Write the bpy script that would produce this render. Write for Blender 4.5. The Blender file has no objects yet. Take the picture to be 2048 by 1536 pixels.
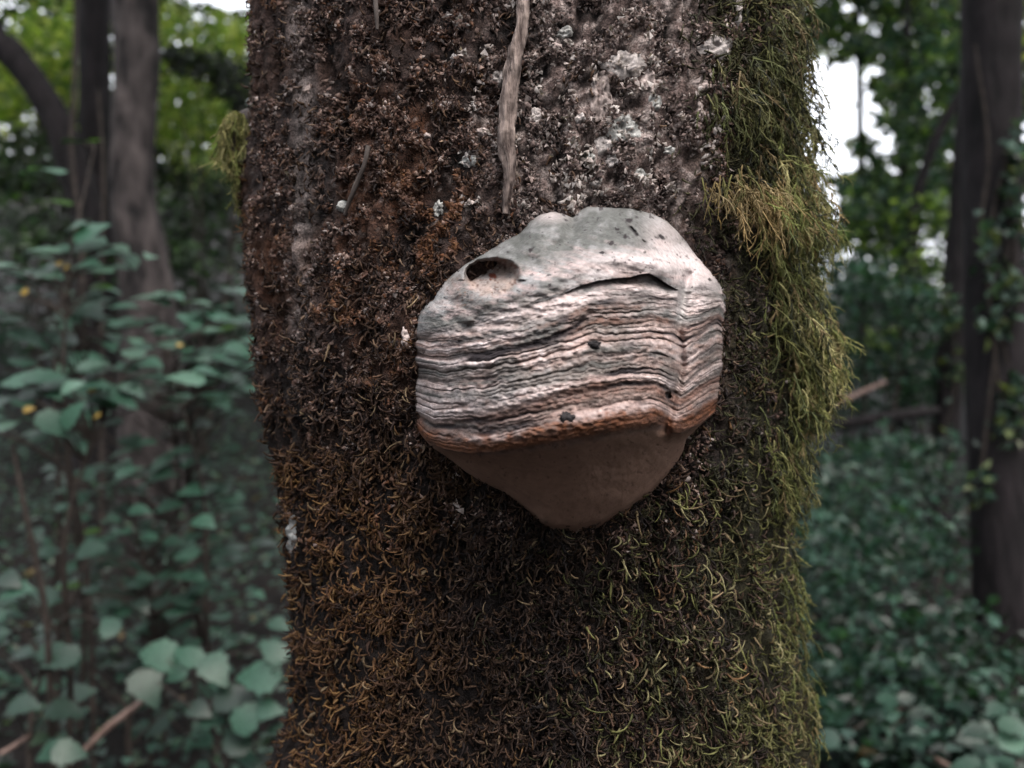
import bpy, math
import numpy as np
from mathutils import Vector, Matrix

# ------------------------------------------------------------------ camera
FPX = 1707.0            # focal length in photograph pixels (2048 wide)
CAMH = 1.05
sc = bpy.context.scene
cam_d = bpy.data.cameras.new('camera')
cam = bpy.data.objects.new('camera', cam_d)
sc.collection.objects.link(cam)
cam.location = (0, 0, CAMH)
cam.rotation_euler = (math.radians(90), 0, 0)
cam_d.sensor_width = 36.0
cam_d.lens = 36.0 * FPX / 2048.0
cam_d.clip_start = 0.02
cam_d.clip_end = 1500
cam_d.dof.use_dof = True
cam_d.dof.focus_distance = 0.462
cam_d.dof.aperture_fstop = 5.8
sc.camera = cam

# ------------------------------------------------------------------ sky, sun, exposure
SUN_EL, SUN_AZ = math.radians(60), math.radians(150)   # azimuth from +Y, clockwise positive to +X
world = bpy.data.worlds.new('World'); sc.world = world; world.use_nodes = True
wt = world.node_tree
for n in list(wt.nodes): wt.nodes.remove(n)
wo = wt.nodes.new('ShaderNodeOutputWorld'); wb = wt.nodes.new('ShaderNodeBackground')
sky = wt.nodes.new('ShaderNodeTexSky'); sky.sky_type = 'NISHITA'; sky.sun_disc = False
sky.sun_elevation = SUN_EL; sky.sun_rotation = SUN_AZ
sky.air_density = 1.0; sky.dust_density = 7.0; sky.ozone_density = 0.5
wb.inputs['Strength'].default_value = 0.15
# thin bright overcast all over the sky, a little uneven
wtc = wt.nodes.new('ShaderNodeTexCoord'); wn = wt.nodes.new('ShaderNodeTexNoise'); wn.inputs['Scale'].default_value = 3.0; wn.inputs['Detail'].default_value = 5
wt.links.new(wtc.outputs['Generated'], wn.inputs['Vector'])
wr = wt.nodes.new('ShaderNodeMapRange'); wr.inputs[3].default_value = 0.72; wr.inputs[4].default_value = 0.92
wt.links.new(wn.outputs[0], wr.inputs[0])
wm = wt.nodes.new('ShaderNodeMix'); wm.data_type = 'RGBA'
wt.links.new(wr.outputs[0], wm.inputs[0]); wt.links.new(sky.outputs[0], wm.inputs[6]); wm.inputs[7].default_value = (5.2, 5.3, 5.55, 1)
wt.links.new(wm.outputs[2], wb.inputs[0]); wt.links.new(wb.outputs[0], wo.inputs[0])

sun_d = bpy.data.lights.new('sun', 'SUN'); sun = bpy.data.objects.new('sun', sun_d)
sc.collection.objects.link(sun)
sun_d.energy = 1.0; sun_d.angle = math.radians(35); sun_d.color = (1.0, 0.93, 0.86)
sdir = Vector((math.sin(SUN_AZ)*math.cos(SUN_EL), math.cos(SUN_AZ)*math.cos(SUN_EL), math.sin(SUN_EL)))
sun.rotation_euler = (-sdir).to_track_quat('-Z', 'Y').to_euler()
sun.location = (0, -3, 6)

sc.view_settings.view_transform = 'Standard'
sc.view_settings.look = 'None'
sc.view_settings.exposure = 1.85
sc.view_settings.gamma = 1.0
sc.render.engine = 'CYCLES'
sc.cycles.max_bounces = 6
sc.cycles.diffuse_bounces = 3
sc.cycles.glossy_bounces = 2
sc.cycles.transmission_bounces = 3
sc.cycles.transparent_max_bounces = 4

# ------------------------------------------------------------------ helpers
rng = np.random.default_rng(7)
LINK = sc.collection.objects.link

def s2l(c):
    c = np.asarray(c, float) / 255.0
    return np.where(c <= 0.04045, c / 12.92, ((c + 0.055) / 1.055) ** 2.4) * 0.6

def sstep(a, b, x):
    t = np.clip((np.asarray(x, float) - a) / (b - a), 0, 1)
    return t * t * (3 - 2 * t)

def _hash(ix, iy, iz, seed):
    h = (ix.astype(np.uint32) * np.uint32(374761393) + iy.astype(np.uint32) * np.uint32(668265263)
         + iz.astype(np.uint32) * np.uint32(2147483647) + np.uint32(seed * 974711 + 12345))
    h = (h ^ (h >> np.uint32(13))) * np.uint32(1274126177)
    h = h ^ (h >> np.uint32(16))
    h = (h * np.uint32(2246822519)) ^ (h >> np.uint32(11))
    return (h & np.uint32(0xFFFFFF)).astype(np.float64) / float(0xFFFFFF)

def vnoise(x, y, z=0.0, seed=0):
    x, y, z = np.broadcast_arrays(np.asarray(x, float), np.asarray(y, float), np.asarray(z, float))
    x0, y0, z0 = np.floor(x), np.floor(y), np.floor(z)
    fx, fy, fz = x - x0, y - y0, z - z0
    fx = fx*fx*fx*(fx*(fx*6-15)+10); fy = fy*fy*fy*(fy*(fy*6-15)+10); fz = fz*fz*fz*(fz*(fz*6-15)+10)
    x0 = x0.astype(np.int64); y0 = y0.astype(np.int64); z0 = z0.astype(np.int64)
    out = 0
    for dx in (0, 1):
        wx = fx if dx else 1 - fx
        for dy in (0, 1):
            wy = fy if dy else 1 - fy
            for dz in (0, 1):
                wz = fz if dz else 1 - fz
                out = out + wx*wy*wz*_hash((x0+dx) & 0xFFFFFFFF, (y0+dy) & 0xFFFFFFFF, (z0+dz) & 0xFFFFFFFF, seed)
    return out * 2 - 1

def fbm(x, y, z=0.0, oct=4, seed=0, gain=0.5):
    a, s, t = 1.0, 0.0, 0.0
    x = np.asarray(x, float); y = np.asarray(y, float); z = np.asarray(z, float)
    for o in range(oct):
        s = s + a * vnoise(x * 2**o + 17.3*o, y * 2**o + 9.1*o, z * 2**o + 3.7*o, seed + o)
        t += a; a *= gain
    return s / t

def mesh_np(name, V, F, col=None, smooth=True):
    me = bpy.data.meshes.new(name)
    V = np.ascontiguousarray(V, dtype=np.float32).reshape(-1, 3)
    F = np.ascontiguousarray(F, dtype=np.int32)
    k = F.shape[1]; nf = F.shape[0]
    me.vertices.add(len(V)); me.vertices.foreach_set('co', V.ravel())
    me.loops.add(nf * k); me.loops.foreach_set('vertex_index', F.ravel())
    me.polygons.add(nf)
    me.polygons.foreach_set('loop_start', np.arange(0, nf*k, k, dtype=np.int32))
    me.polygons.foreach_set('use_smooth', np.full(nf, smooth, dtype=bool))
    me.update(calc_edges=True)
    if col is not None:
        at = me.attributes.new('Col', 'FLOAT_COLOR', 'POINT')
        c4 = np.ones((len(V), 4), np.float32); c4[:, :3] = np.clip(col, 0, 1)
        at.data.foreach_set('color', c4.ravel())
    me.validate()
    return me

def obj(name, me, mat=None, parent=None, **props):
    o = bpy.data.objects.new(name, me); LINK(o)
    if mat is not None and me is not None and not me.materials: me.materials.append(mat)
    if parent is not None: o.parent = parent
    for k, v in props.items(): o[k] = v
    return o

def empty(name, loc, label, cat, group=None):
    o = bpy.data.objects.new(name, None); LINK(o); o.location = loc
    o.empty_display_size = 0.05
    o['label'] = label; o['category'] = cat
    if group: o['group'] = group
    return o

def grid_faces(nr, nc, wrap=False):
    r = np.arange(nr - 1)[:, None]; c = np.arange(nc if wrap else nc - 1)[None, :]
    c2 = (c + 1) % nc
    return np.stack([r*nc + c, r*nc + c2, (r+1)*nc + c2, (r+1)*nc + c], -1).reshape(-1, 4)

def pt(px, py, d):
    """a point seen at photograph pixel (px, py), d metres in front of the camera"""
    px, py, d = np.broadcast_arrays(np.asarray(px, float), np.asarray(py, float), np.asarray(d, float))
    return np.stack([(px - 1024) / FPX * d, d, CAMH - (py - 768) / FPX * d], -1)

def proj(P):
    d = np.maximum(P[..., 1], 1e-3)
    return 1024 + P[..., 0] / d * FPX, 768 - (P[..., 2] - CAMH) / d * FPX

def nrm(v):
    return v / np.maximum(np.linalg.norm(v, axis=-1, keepdims=True), 1e-9)

def tubes(P0, D0, K, ang, L, W, nseg=4, sides=3, tip=0.15, knob=0.0, prof=None):
    """vectorised tapered curved tubes; returns V, F(tris/quads), centre-line (N, nseg+1, 3), dirs"""
    N = len(P0)
    D = nrm(D0); K = nrm(np.cross(D, np.cross(K, D)) + 1e-9)      # K perpendicular to D
    L = np.broadcast_to(np.asarray(L, float), (N,)); W = np.broadcast_to(np.asarray(W, float), (N,))
    ang = np.asarray(ang, float)
    if ang.ndim == 0: ang = np.full((N, nseg), float(ang))
    elif ang.ndim == 1: ang = np.repeat(ang[:, None], nseg, 1)
    rings = []; cl = [P0]; dl = [D]
    c = P0.copy(); d = D.copy()
    ph = np.arange(sides) * 2 * np.pi / sides
    for s in range(nseg + 1):
        e = np.cross(d, K)
        t = s / nseg
        w = W * ((1 - t) * 1.0 + t * tip) if prof is None else W * prof[s]
        if knob: w = w * (1 + (knob if s % 2 else -knob))
        rings.append(c[:, None, :] + w[:, None, None] * (np.cos(ph)[None, :, None] * K[:, None, :] + np.sin(ph)[None, :, None] * e[:, None, :]))
        if s < nseg:
            a = ang[:, s][:, None]
            d = d * np.cos(a) + np.cross(K, d) * np.sin(a)
            c = c + d * (L / nseg)[:, None]
            cl.append(c); dl.append(d)
    V = np.stack(rings, 1)                                         # N, nseg+1, sides, 3
    base = (np.arange(N) * (nseg + 1) * sides)[:, None, None]
    r = np.arange(nseg)[None, :, None] * sides; k = np.arange(sides)[None, None, :]; k2 = (k + 1) % sides
    F = np.stack([base + r + k, base + r + k2, base + r + sides + k2, base + r + sides + k], -1).reshape(-1, 4)
    return V.reshape(-1, 3), F, np.stack(cl, 1), np.stack(dl, 1)

def polytube(P, R, sides=10, bump=0.0, seed=0, fine=1, stretch=1.0):
    """tube through a poly-line with per-point radii, smooth-resampled, with lumpy bark relief"""
    P = np.asarray(P, float); R = np.asarray(R, float)
    n = len(P); t = np.arange(n); m = (n - 1) * fine + 1; tt = np.linspace(0, n - 1, m)
    def cr(A):
        A = np.concatenate([[2*A[0]-A[1]], A, [2*A[-1]-A[-2]]])
        i = np.minimum(tt.astype(int), n - 2); f = (tt - i)
        if A.ndim > 1: f = f[:, None]
        p0, p1, p2, p3 = A[i], A[i+1], A[i+2], A[i+3]
        return 0.5*((2*p1)+(-p0+p2)*f+(2*p0-5*p1+4*p2-p3)*f*f+(-p0+3*p1-3*p2+p3)*f**3)
    Q = cr(P); RR = np.interp(tt, t, R)
    T = nrm(np.gradient(Q, axis=0))
    ref = np.array([1.0, 0, 0]) if abs(T[:, 0]).mean() < 0.8 else np.array([0, 0, 1.0])
    A = nrm(np.cross(T, ref)); B = np.cross(T, A)
    ph = np.arange(sides) * 2*np.pi/sides
    r = np.repeat(RR[:, None], sides, 1)
    if bump:
        s = np.concatenate([[0], np.cumsum(np.linalg.norm(np.diff(Q, axis=0), axis=1))])[:, None] / max(RR.max(), 1e-6)
        r = r * (1 + bump * fbm(np.cos(ph)[None]*2.2, np.sin(ph)[None]*2.2, s*0.7*stretch, 4, seed))
    V = Q[:, None] + r[..., None] * (np.cos(ph)[None, :, None]*A[:, None] + np.sin(ph)[None, :, None]*B[:, None])
    return V.reshape(-1, 3), grid_faces(m, sides, True), Q

def cat(parts):
    Vs, Fs, o = [], [], 0
    for V, F in parts:
        Vs.append(V); Fs.append(F + o); o += len(V)
    return np.concatenate(Vs), np.concatenate(Fs)

# ------------------------------------------------------------------ materials
def mat_attr(name, rough=0.8, bump=0.0, bscale=400.0, vary=0.35, nscale=300.0, spec=0.3, transl=0.0, detail=6):
    m = bpy.data.materials.new(name); m.use_nodes = True
    nt = m.node_tree; b = nt.nodes['Principled BSDF']
    at = nt.nodes.new('ShaderNodeAttribute'); at.attribute_name = 'Col'
    b.inputs['Roughness'].default_value = rough
    b.inputs['Specular IOR Level'].default_value = spec
    tc = nt.nodes.new('ShaderNodeTexCoord')
    nz = nt.nodes.new('ShaderNodeTexNoise'); nz.inputs['Scale'].default_value = nscale; nz.inputs['Detail'].default_value = detail
    nt.links.new(tc.outputs['Object'], nz.inputs['Vector'])
    mr = nt.nodes.new('ShaderNodeMapRange'); mr.inputs[1].default_value = 0.3; mr.inputs[2].default_value = 0.7
    mr.inputs[3].default_value = 1 - vary; mr.inputs[4].default_value = 1 + vary
    nt.links.new(nz.outputs[0], mr.inputs[0])
    mx = nt.nodes.new('ShaderNodeVectorMath'); mx.operation = 'SCALE'
    nt.links.new(at.outputs['Color'], mx.inputs[0]); nt.links.new(mr.outputs[0], mx.inputs['Scale'])
    nt.links.new(mx.outputs[0], b.inputs['Base Color'])
    if bump:
        n2 = nt.nodes.new('ShaderNodeTexNoise'); n2.inputs['Scale'].default_value = bscale; n2.inputs['Detail'].default_value = 8
        n2.inputs['Roughness'].default_value = 0.65
        nt.links.new(tc.outputs['Object'], n2.inputs['Vector'])
        bp = nt.nodes.new('ShaderNodeBump'); bp.inputs['Strength'].default_value = 1.0; bp.inputs['Distance'].default_value = bump
        nt.links.new(n2.outputs[0], bp.inputs['Height']); nt.links.new(bp.outputs[0], b.inputs['Normal'])
    if transl:
        out = nt.nodes['Material Output']
        tr = nt.nodes.new('ShaderNodeBsdfTranslucent'); ms = nt.nodes.new('ShaderNodeMixShader'); ms.inputs[0].default_value = transl
        hs = nt.nodes.new('ShaderNodeVectorMath'); hs.operation = 'MULTIPLY'; hs.inputs[1].default_value = (1.5, 1.6, 0.6)
        nt.links.new(mx.outputs[0], hs.inputs[0]); nt.links.new(hs.outputs[0], tr.inputs['Color'])
        nt.links.new(b.outputs[0], ms.inputs[1]); nt.links.new(tr.outputs[0], ms.inputs[2]); nt.links.new(ms.outputs[0], out.inputs['Surface'])
    return m

def mat_plain(name, c1, c2, rough=0.85, scale=30.0, bump=0.0, transl=0.0, spec=0.3, stretch=(1, 1, 1), per_object=False):
    m = bpy.data.materials.new(name); m.use_nodes = True
    nt = m.node_tree; b = nt.nodes['Principled BSDF']
    b.inputs['Roughness'].default_value = rough; b.inputs['Specular IOR Level'].default_value = spec
    tc = nt.nodes.new('ShaderNodeTexCoord'); mp = nt.nodes.new('ShaderNodeMapping'); mp.inputs['Scale'].default_value = stretch
    nz = nt.nodes.new('ShaderNodeTexNoise'); nz.inputs['Scale'].default_value = scale; nz.inputs['Detail'].default_value = 8
    nt.links.new(tc.outputs['Object'], mp.inputs[0]); nt.links.new(mp.outputs[0], nz.inputs['Vector'])
    cr = nt.nodes.new('ShaderNodeValToRGB'); e = cr.color_ramp.elements
    e[0].position = 0.32; e[1].position = 0.68
    e[0].color = (*s2l(c1), 1); e[1].color = (*s2l(c2), 1)
    nt.links.new(nz.outputs[0], cr.inputs[0])
    colout = cr.outputs[0]
    if per_object:
        oi = nt.nodes.new('ShaderNodeObjectInfo'); mr = nt.nodes.new('ShaderNodeMapRange')
        mr.inputs[3].default_value = 0.62; mr.inputs[4].default_value = 1.3
        nt.links.new(oi.outputs['Random'], mr.inputs[0])
        sc_ = nt.nodes.new('ShaderNodeVectorMath'); sc_.operation = 'SCALE'
        nt.links.new(colout, sc_.inputs[0]); nt.links.new(mr.outputs[0], sc_.inputs['Scale']); colout = sc_.outputs[0]
    nt.links.new(colout, b.inputs['Base Color'])
    if bump:
        bp = nt.nodes.new('ShaderNodeBump'); bp.inputs['Strength'].default_value = 1.0; bp.inputs['Distance'].default_value = bump
        nt.links.new(nz.outputs[0], bp.inputs['Height']); nt.links.new(bp.outputs[0], b.inputs['Normal'])
    if transl:
        out = nt.nodes['Material Output']
        tr = nt.nodes.new('ShaderNodeBsdfTranslucent'); ms = nt.nodes.new('ShaderNodeMixShader'); ms.inputs[0].default_value = transl
        hs = nt.nodes.new('ShaderNodeVectorMath'); hs.operation = 'MULTIPLY'; hs.inputs[1].default_value = (1.5, 1.6, 0.6)
        nt.links.new(colout, hs.inputs[0]); nt.links.new(hs.outputs[0], tr.inputs['Color'])
        nt.links.new(b.outputs[0], ms.inputs[1]); nt.links.new(tr.outputs[0], ms.inputs[2]); nt.links.new(ms.outputs[0], out.inputs['Surface'])
    return m

M_bark = mat_attr('mossy_bark', 0.9, 0.0035, 380, 0.75, 900, detail=10)
M_moss = mat_attr('moss', 0.75, 0, 0, 0.3, 900, 0.35, 0.12)
M_cap = mat_attr('fungus_crust', 0.72, 0.0005, 700, 0.22, 420, 0.3)
M_pore = mat_attr('fungus_pores', 0.8, 0.0003, 900, 0.12, 260, 0.25)
M_lichen = mat_attr('lichen', 0.9, 0.0007, 700, 0.3, 500, 0.2)
M_wood = mat_plain('dead_wood', (78, 64, 62), (206, 186, 178), 0.9, 330, 0.004, stretch=(1, 1, 0.22))
M_twig = mat_plain('grey_twig', (70, 62, 60), (128, 118, 114), 0.85, 160, 0.0008, stretch=(1, 1, 0.3))
M_leafmass = mat_attr('foliage', 0.45, 0, 0, 0.25, 9, 0.45, 0.35)
M_litter = mat_attr('leaf_litter', 0.9, 0.02, 24, 0.5, 9, 0.15)
M_trunk_grey = mat_plain('grey_bark', (22, 20, 23), (96, 88, 88), 0.9, 16, 0.03, stretch=(1, 1, 0.4))
M_trunk_dark = mat_plain('dark_bark', (14, 13, 16), (48, 42, 46), 0.9, 18, 0.03, stretch=(1, 1, 0.3))
M_stem = mat_plain('sapling_stem', (40, 35, 33), (78, 68, 62), 0.8, 60, 0.001)
M_stick = mat_plain('pale_stick', (110, 88, 80), (178, 152, 144), 0.85, 40, 0.002)
LEAFM = [mat_plain('leaf_teal', (44, 80, 66), (70, 112, 92), 0.42, 14, 0, 0.25, 0.45, per_object=True),
         mat_plain('leaf_deep', (30, 58, 48), (52, 86, 70), 0.42, 14, 0, 0.25, 0.5, per_object=True),
         mat_plain('leaf_vivid', (60, 96, 34), (92, 136, 54), 0.42, 14, 0, 0.4, 0.4, per_object=True),
         mat_plain('leaf_yellow', (176, 146, 60), (206, 172, 92), 0.5, 14, 0, 0.3, 0.3, per_object=True),
         mat_plain('leaf_pale', (70, 106, 90), (108, 144, 124), 0.4, 14, 0, 0.2, 0.5, per_object=True)]

# ------------------------------------------------------------------ terrain
def ground_z(x, y):
    x = np.asarray(x, float); y = np.asarray(y, float)
    wl = 1 / (1 + np.exp(np.clip(x * 1.1, -30, 30)))
    up = np.maximum(0, y - 2.6)
    z = up * (0.115 * wl + 0.045 * (1 - wl)) + np.maximum(0, y - 18) * (0.20 * wl + 0.07 * (1 - wl))
    z = np.minimum(z, 26) - 0.12 * (1 - wl) * sstep(1, 3, y)
    return z + 0.05 * fbm(x * 0.9, y * 0.9, 0, 3, 5) + 0.3 * fbm(x * 0.12, y * 0.12, 0, 2, 9) * sstep(6, 14, y)

gx = np.sinh(np.linspace(-5.2, 5.2, 150)) * 2.2
gy = np.concatenate([-np.sinh(np.linspace(4.6, 0.15, 30)) * 3.0, np.sinh(np.linspace(0, 5.0, 130)) * 2.7])
GX, GY = np.meshgrid(gx, gy)
GZ = ground_z(GX, GY)
gn = fbm(GX * 3.1, GY * 3.1, 0, 4, 21)
gc = s2l((26, 23, 23))[None, None] * (1 + 0.5 * gn[..., None]) + s2l((46, 36, 33)) * np.clip(gn[..., None], 0, 1) * 0.5
obj('ground', mesh_np('ground', np.stack([GX, GY, GZ], -1), grid_faces(*GX.shape), gc.reshape(-1, 3)), M_litter, kind='structure')

# ------------------------------------------------------------------ the mossy trunk
D0 = 0.68
TY  = np.array([-80, 0, 200, 420, 560, 760, 950, 1100, 1300, 1420, 1536, 1640.])
TXL = np.array([512, 510, 506, 494, 502, 520, 556, 576, 592, 598, 556, 505.])
TXR = np.array([1588, 1590, 1598, 1588, 1580, 1586, 1588, 1572, 1586, 1602, 1612, 1622.])
aL, aR = np.arctan((TXL - 1024) / FPX), np.arctan((TXR - 1024) / FPX)
ac, ah = (aL + aR) / 2, (aR - aL) / 2
TR_ = D0 * np.sin(ah); TCX_ = D0 * np.sin(ac); TCY_ = D0 * np.cos(ac)
TZ_ = CAMH - (TY - 768) / FPX * 0.62
o_ = np.argsort(TZ_); TZ_, TR_, TCX_, TCY_ = TZ_[o_], TR_[o_], TCX_[o_], TCY_[o_]
zlo, zhi = TZ_[0], TZ_[-1]
TZ = np.concatenate([[-0.25, 0.0, 0.15, 0.4], TZ_, [2.2, 3.6, 5.2, 7.0, 8.5]])
TR = np.concatenate([[0.46, 0.36, 0.27, 0.212], TR_, [0.192, 0.175, 0.15, 0.10, 0.04]])
TCX = np.concatenate([[TCX_[0]]*4, TCX_, [TCX_[-1]-0.01, TCX_[-1]+0.02, TCX_[-1]+0.06, TCX_[-1]+0.08, TCX_[-1]+0.05]])
TCY = np.concatenate([[TCY_[0]]*4, TCY_, [TCY_[-1]+0.0, TCY_[-1]+0.03, TCY_[-1]+0.02, TCY_[-1]+0.08, TCY_[-1]+0.1]])

def trunk_at(z):
    return np.interp(z, TZ, TCX), np.interp(z, TZ, TCY), np.interp(z, TZ, TR)

def trunk_disp(th, z):
    """bark relief (metres outward) at angle th (0 = towards the camera) and height z"""
    a = th * 0.2
    warp = 0.006 * fbm(a * 30, z * 14, 0, 2, 31)
    # long vertical ridges and fissures
    r1 = vnoise((a + warp) * 62, z * 8.5, 0, 32)
    ridge = 1 - np.abs(r1) * 2.0
    r2 = vnoise((a + warp) * 130, z * 24, 3, 33)
    h = 0.0034 * r1 - 0.0062 * np.clip(0.55 - np.abs(r1 + 0.25) * 3.2, 0, 1) + 0.0027 * r2
    # crumbly surface
    h = h + 0.0032 * fbm(a * 190, z * 165, 0, 3, 34)
    # vertical gullies stronger at the left flank
    wl = sstep(-0.25, -1.0, th)
    h = h - 0.0075 * wl * np.clip(0.5 - np.abs(vnoise((a + warp) * 46, z * 5, 8, 36)) * 2.6, 0, 1)
    h = h + 0.004 * fbm(a * 14, z * 10, 0, 2, 35)
    return h

def hit(px, py):
    """where the ray of a photograph pixel meets the smooth trunk: P, normal, theta"""
    px = np.asarray(px, float); py = np.asarray(py, float)
    t = (px - 1024) / FPX; d = np.full(px.shape, 0.5)
    for _ in range(6):
        z = CAMH - (py - 768) / FPX * d
        cx, cy, R = trunk_at(z)
        A = t*t + 1; Bq = -2 * (t*cx + cy); Cq = cx*cx + cy*cy - R*R
        disc = np.maximum(Bq*Bq - 4*A*Cq, 0)
        d = (-Bq - np.sqrt(disc)) / (2*A)
    z = CAMH - (py - 768) / FPX * d
    P = np.stack([t*d, d, z], -1)
    N = np.stack([P[..., 0] - cx, P[..., 1] - cy, np.zeros_like(z)], -1); N = nrm(N)
    th = np.arctan2(N[..., 0], -N[..., 1])
    return P, N, th

def surf(px, py, off=0.0):
    P, N, th = hit(px, py)
    return P + N * (trunk_disp(th, P[..., 2]) + off)[..., None], N, th

th = np.concatenate([np.linspace(-1.75, 1.75, 420), np.linspace(1.75, 2*np.pi - 1.75, 42)[1:-1]])
zz = np.concatenate([np.linspace(-0.25, 0.66, 40), np.linspace(0.66, 1.45, 430)[1:], np.linspace(1.45, 8.5, 60)[1:]])
TH, ZZ = np.meshgrid(th, zz)
cx, cy, R = trunk_at(ZZ)
flare = 1 + 0.25 * sstep(0.35, -0.1, ZZ) * np.sin(TH * 3 + 0.7) ** 2
hd = trunk_disp(np.where(TH > np.pi, TH - 2*np.pi, TH), ZZ)
RR = R * flare + hd
VT = np.stack([cx + RR * np.sin(TH), cy - RR * np.cos(TH), ZZ], -1)
PX, PY = proj(VT)
front = (np.cos(TH) > 0.1)
PX = np.where(front, PX, 540); PY = np.clip(PY, -100, 1700)
n1 = fbm(PX / 26, PY / 34, 0, 4, 41); n2 = fbm(PX / 9, PY / 10, 0, 3, 42); n3 = fbm(PX / 90, PY / 130, 0, 3, 43)
hh = np.clip((hd + 0.006) / 0.012, 0, 1)
flank = np.exp(-((PX - 604 + 14*fbm(PY/120, 0, 0, 2, 44))/24)**2) * sstep(820, 640, PY) * np.clip(.65 + .9*n1, 0, 1)
bare = sstep(860, 1080, PX + 60*n3) * sstep(1460, 1360, PX) * sstep(520, 400, PY)
greenw = sstep(1360, 1500, PX + 70*n3 - 0.02*(PY-400)) + sstep(1150, 1420, PX) * sstep(900, 1150, PY) * 0.6
greenw = np.clip(greenw, 0, 1)
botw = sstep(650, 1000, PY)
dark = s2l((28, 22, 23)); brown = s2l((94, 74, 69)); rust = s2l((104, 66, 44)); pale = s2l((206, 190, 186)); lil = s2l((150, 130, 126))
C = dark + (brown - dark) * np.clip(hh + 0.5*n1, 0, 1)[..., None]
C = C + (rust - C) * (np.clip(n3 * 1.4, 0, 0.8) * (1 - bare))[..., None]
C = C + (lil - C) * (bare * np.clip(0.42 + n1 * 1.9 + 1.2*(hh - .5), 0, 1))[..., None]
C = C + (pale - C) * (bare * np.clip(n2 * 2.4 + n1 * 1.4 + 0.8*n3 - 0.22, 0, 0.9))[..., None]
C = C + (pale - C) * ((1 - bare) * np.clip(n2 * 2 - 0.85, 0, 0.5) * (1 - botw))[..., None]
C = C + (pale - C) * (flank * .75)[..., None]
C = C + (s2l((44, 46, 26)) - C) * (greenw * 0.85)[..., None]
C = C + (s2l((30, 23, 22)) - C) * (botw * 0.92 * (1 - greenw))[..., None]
tree = empty('mossy_tree', (float(TCX[0]), float(TCY[0]), 0), 'thick mossy dark-barked tree carrying the large bracket fungus', 'tree')
def under(o, root):
    o.parent = root; o.matrix_parent_inverse = Matrix.Translation(-root.location); return o
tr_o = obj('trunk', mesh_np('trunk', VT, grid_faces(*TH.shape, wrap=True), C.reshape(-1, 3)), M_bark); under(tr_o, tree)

# ---- moss on the trunk
def scatter(n, x0, x1, y0, y1, wfun):
    px = rng.uniform(x0, x1, n); py = rng.uniform(y0, y1, n)
    keep = (rng.random(n) < wfun(px, py)) & (px > np.interp(py, TY, TXL) + 3) & (px < np.interp(py, TY, TXR) - 3)
    return px[keep], py[keep]

FUN = np.array([(830,640),(845,608),(885,560),(930,525),(975,500),(1040,465),(1060,440),(1100,422),(1145,432),(1175,413),(1230,415),(1300,425),(1350,455),(1380,490),(1410,530),(1440,560),(1462,605),(1450,700),(1450,760),(1437,822),(1400,850),(1370,880),(1365,910),(1330,960),(1290,1000),(1245,1035),(1200,1058),(1150,1070),(1110,1068),(1085,1055),(1060,1030),(1000,985),(930,945),(860,895),(834,868),(832,740)], float)
def in_poly(px, py, poly):
    ins = np.zeros(px.shape, bool); j = len(poly) - 1
    for i in range(len(poly)):
        xi, yi = poly[i]; xj, yj = poly[j]
        c = ((yi > py) != (yj > py)) & (px < (xj - xi) * (py - yi) / (yj - yi + 1e-12) + xi)
        ins ^= c; j = i
    return ins
FIN = FUN + (np.array([1145, 740]) - FUN) * 0.10

def clumpy(px, py, s=26, seed=51):
    return fbm(px / s, py / (s * 1.35), 0, 3, seed)

def pick(cols, n, w=None):
    cols = np.array([s2l(c) for c in cols]); i = rng.choice(len(cols), n, p=w)
    return cols[i] * rng.uniform(0.7, 1.25, (n, 1))

def bake(Vn, col_per, per):
    return np.repeat(col_per, per, 0)

def surf_tz(th, z):
    cx, cy, R = trunk_at(z); N = np.stack([np.sin(th), -np.cos(th), np.zeros_like(th)], -1)
    return np.stack([cx, cy, z], -1) + N*(R + trunk_disp(th, z))[:, None], N, th

def strands(px, py, L, W, col, lift=0.0, out=0.5, down=0.6, curl=(0.1, 0.5), side=0.6, nseg=4, sides=3, knob=0.12, tip=0.25, tz=False):
    P, N, th_ = surf_tz(px, py) if tz else surf(px, py, 0)
    n = len(px)
    P = P + N * (lift if np.ndim(lift) == 0 else lift[:, None])
    T = np.cross(N, np.array([0, 0, 1.0]))
    D = N * rng.uniform(0.3, 1.0, (n, 1)) * out * 2 + np.array([0, 0, -1.0]) * rng.uniform(0.1, 1.4, (n, 1)) * down + T * rng.normal(0, side, (n, 1))
    K = T * rng.choice([-1, 1], (n, 1)) * 0.7 + N * rng.normal(0, 1.0, (n, 1)) + np.array([0, 0, 1.0]) * rng.normal(0, 0.5, (n, 1))
    ang = rng.uniform(curl[0], curl[1], (n, 1)) * rng.uniform(0.5, 1.5, (n, nseg))
    V, F, c, d = tubes(P, D, K, ang, L, W, nseg, sides, tip, knob)
    per = (nseg + 1) * sides
    tcol = np.repeat(col, per, 0)
    tt = np.tile(np.repeat(np.linspace(0.8, 1.15, nseg + 1), sides), n)[:, None]   # shoots pale towards the tip
    return V, F, tcol * tt, c, d

def clump_bits(parts):
    V, F, C_ = [], [], []; o = 0
    for v, f, c in parts:
        V.append(v); F.append(f + o); C_.append(c); o += len(v)
    return np.concatenate(V), np.concatenate(F), np.concatenate(C_)

def okm(px, py):
    return ~in_poly(px, py, FIN)

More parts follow.
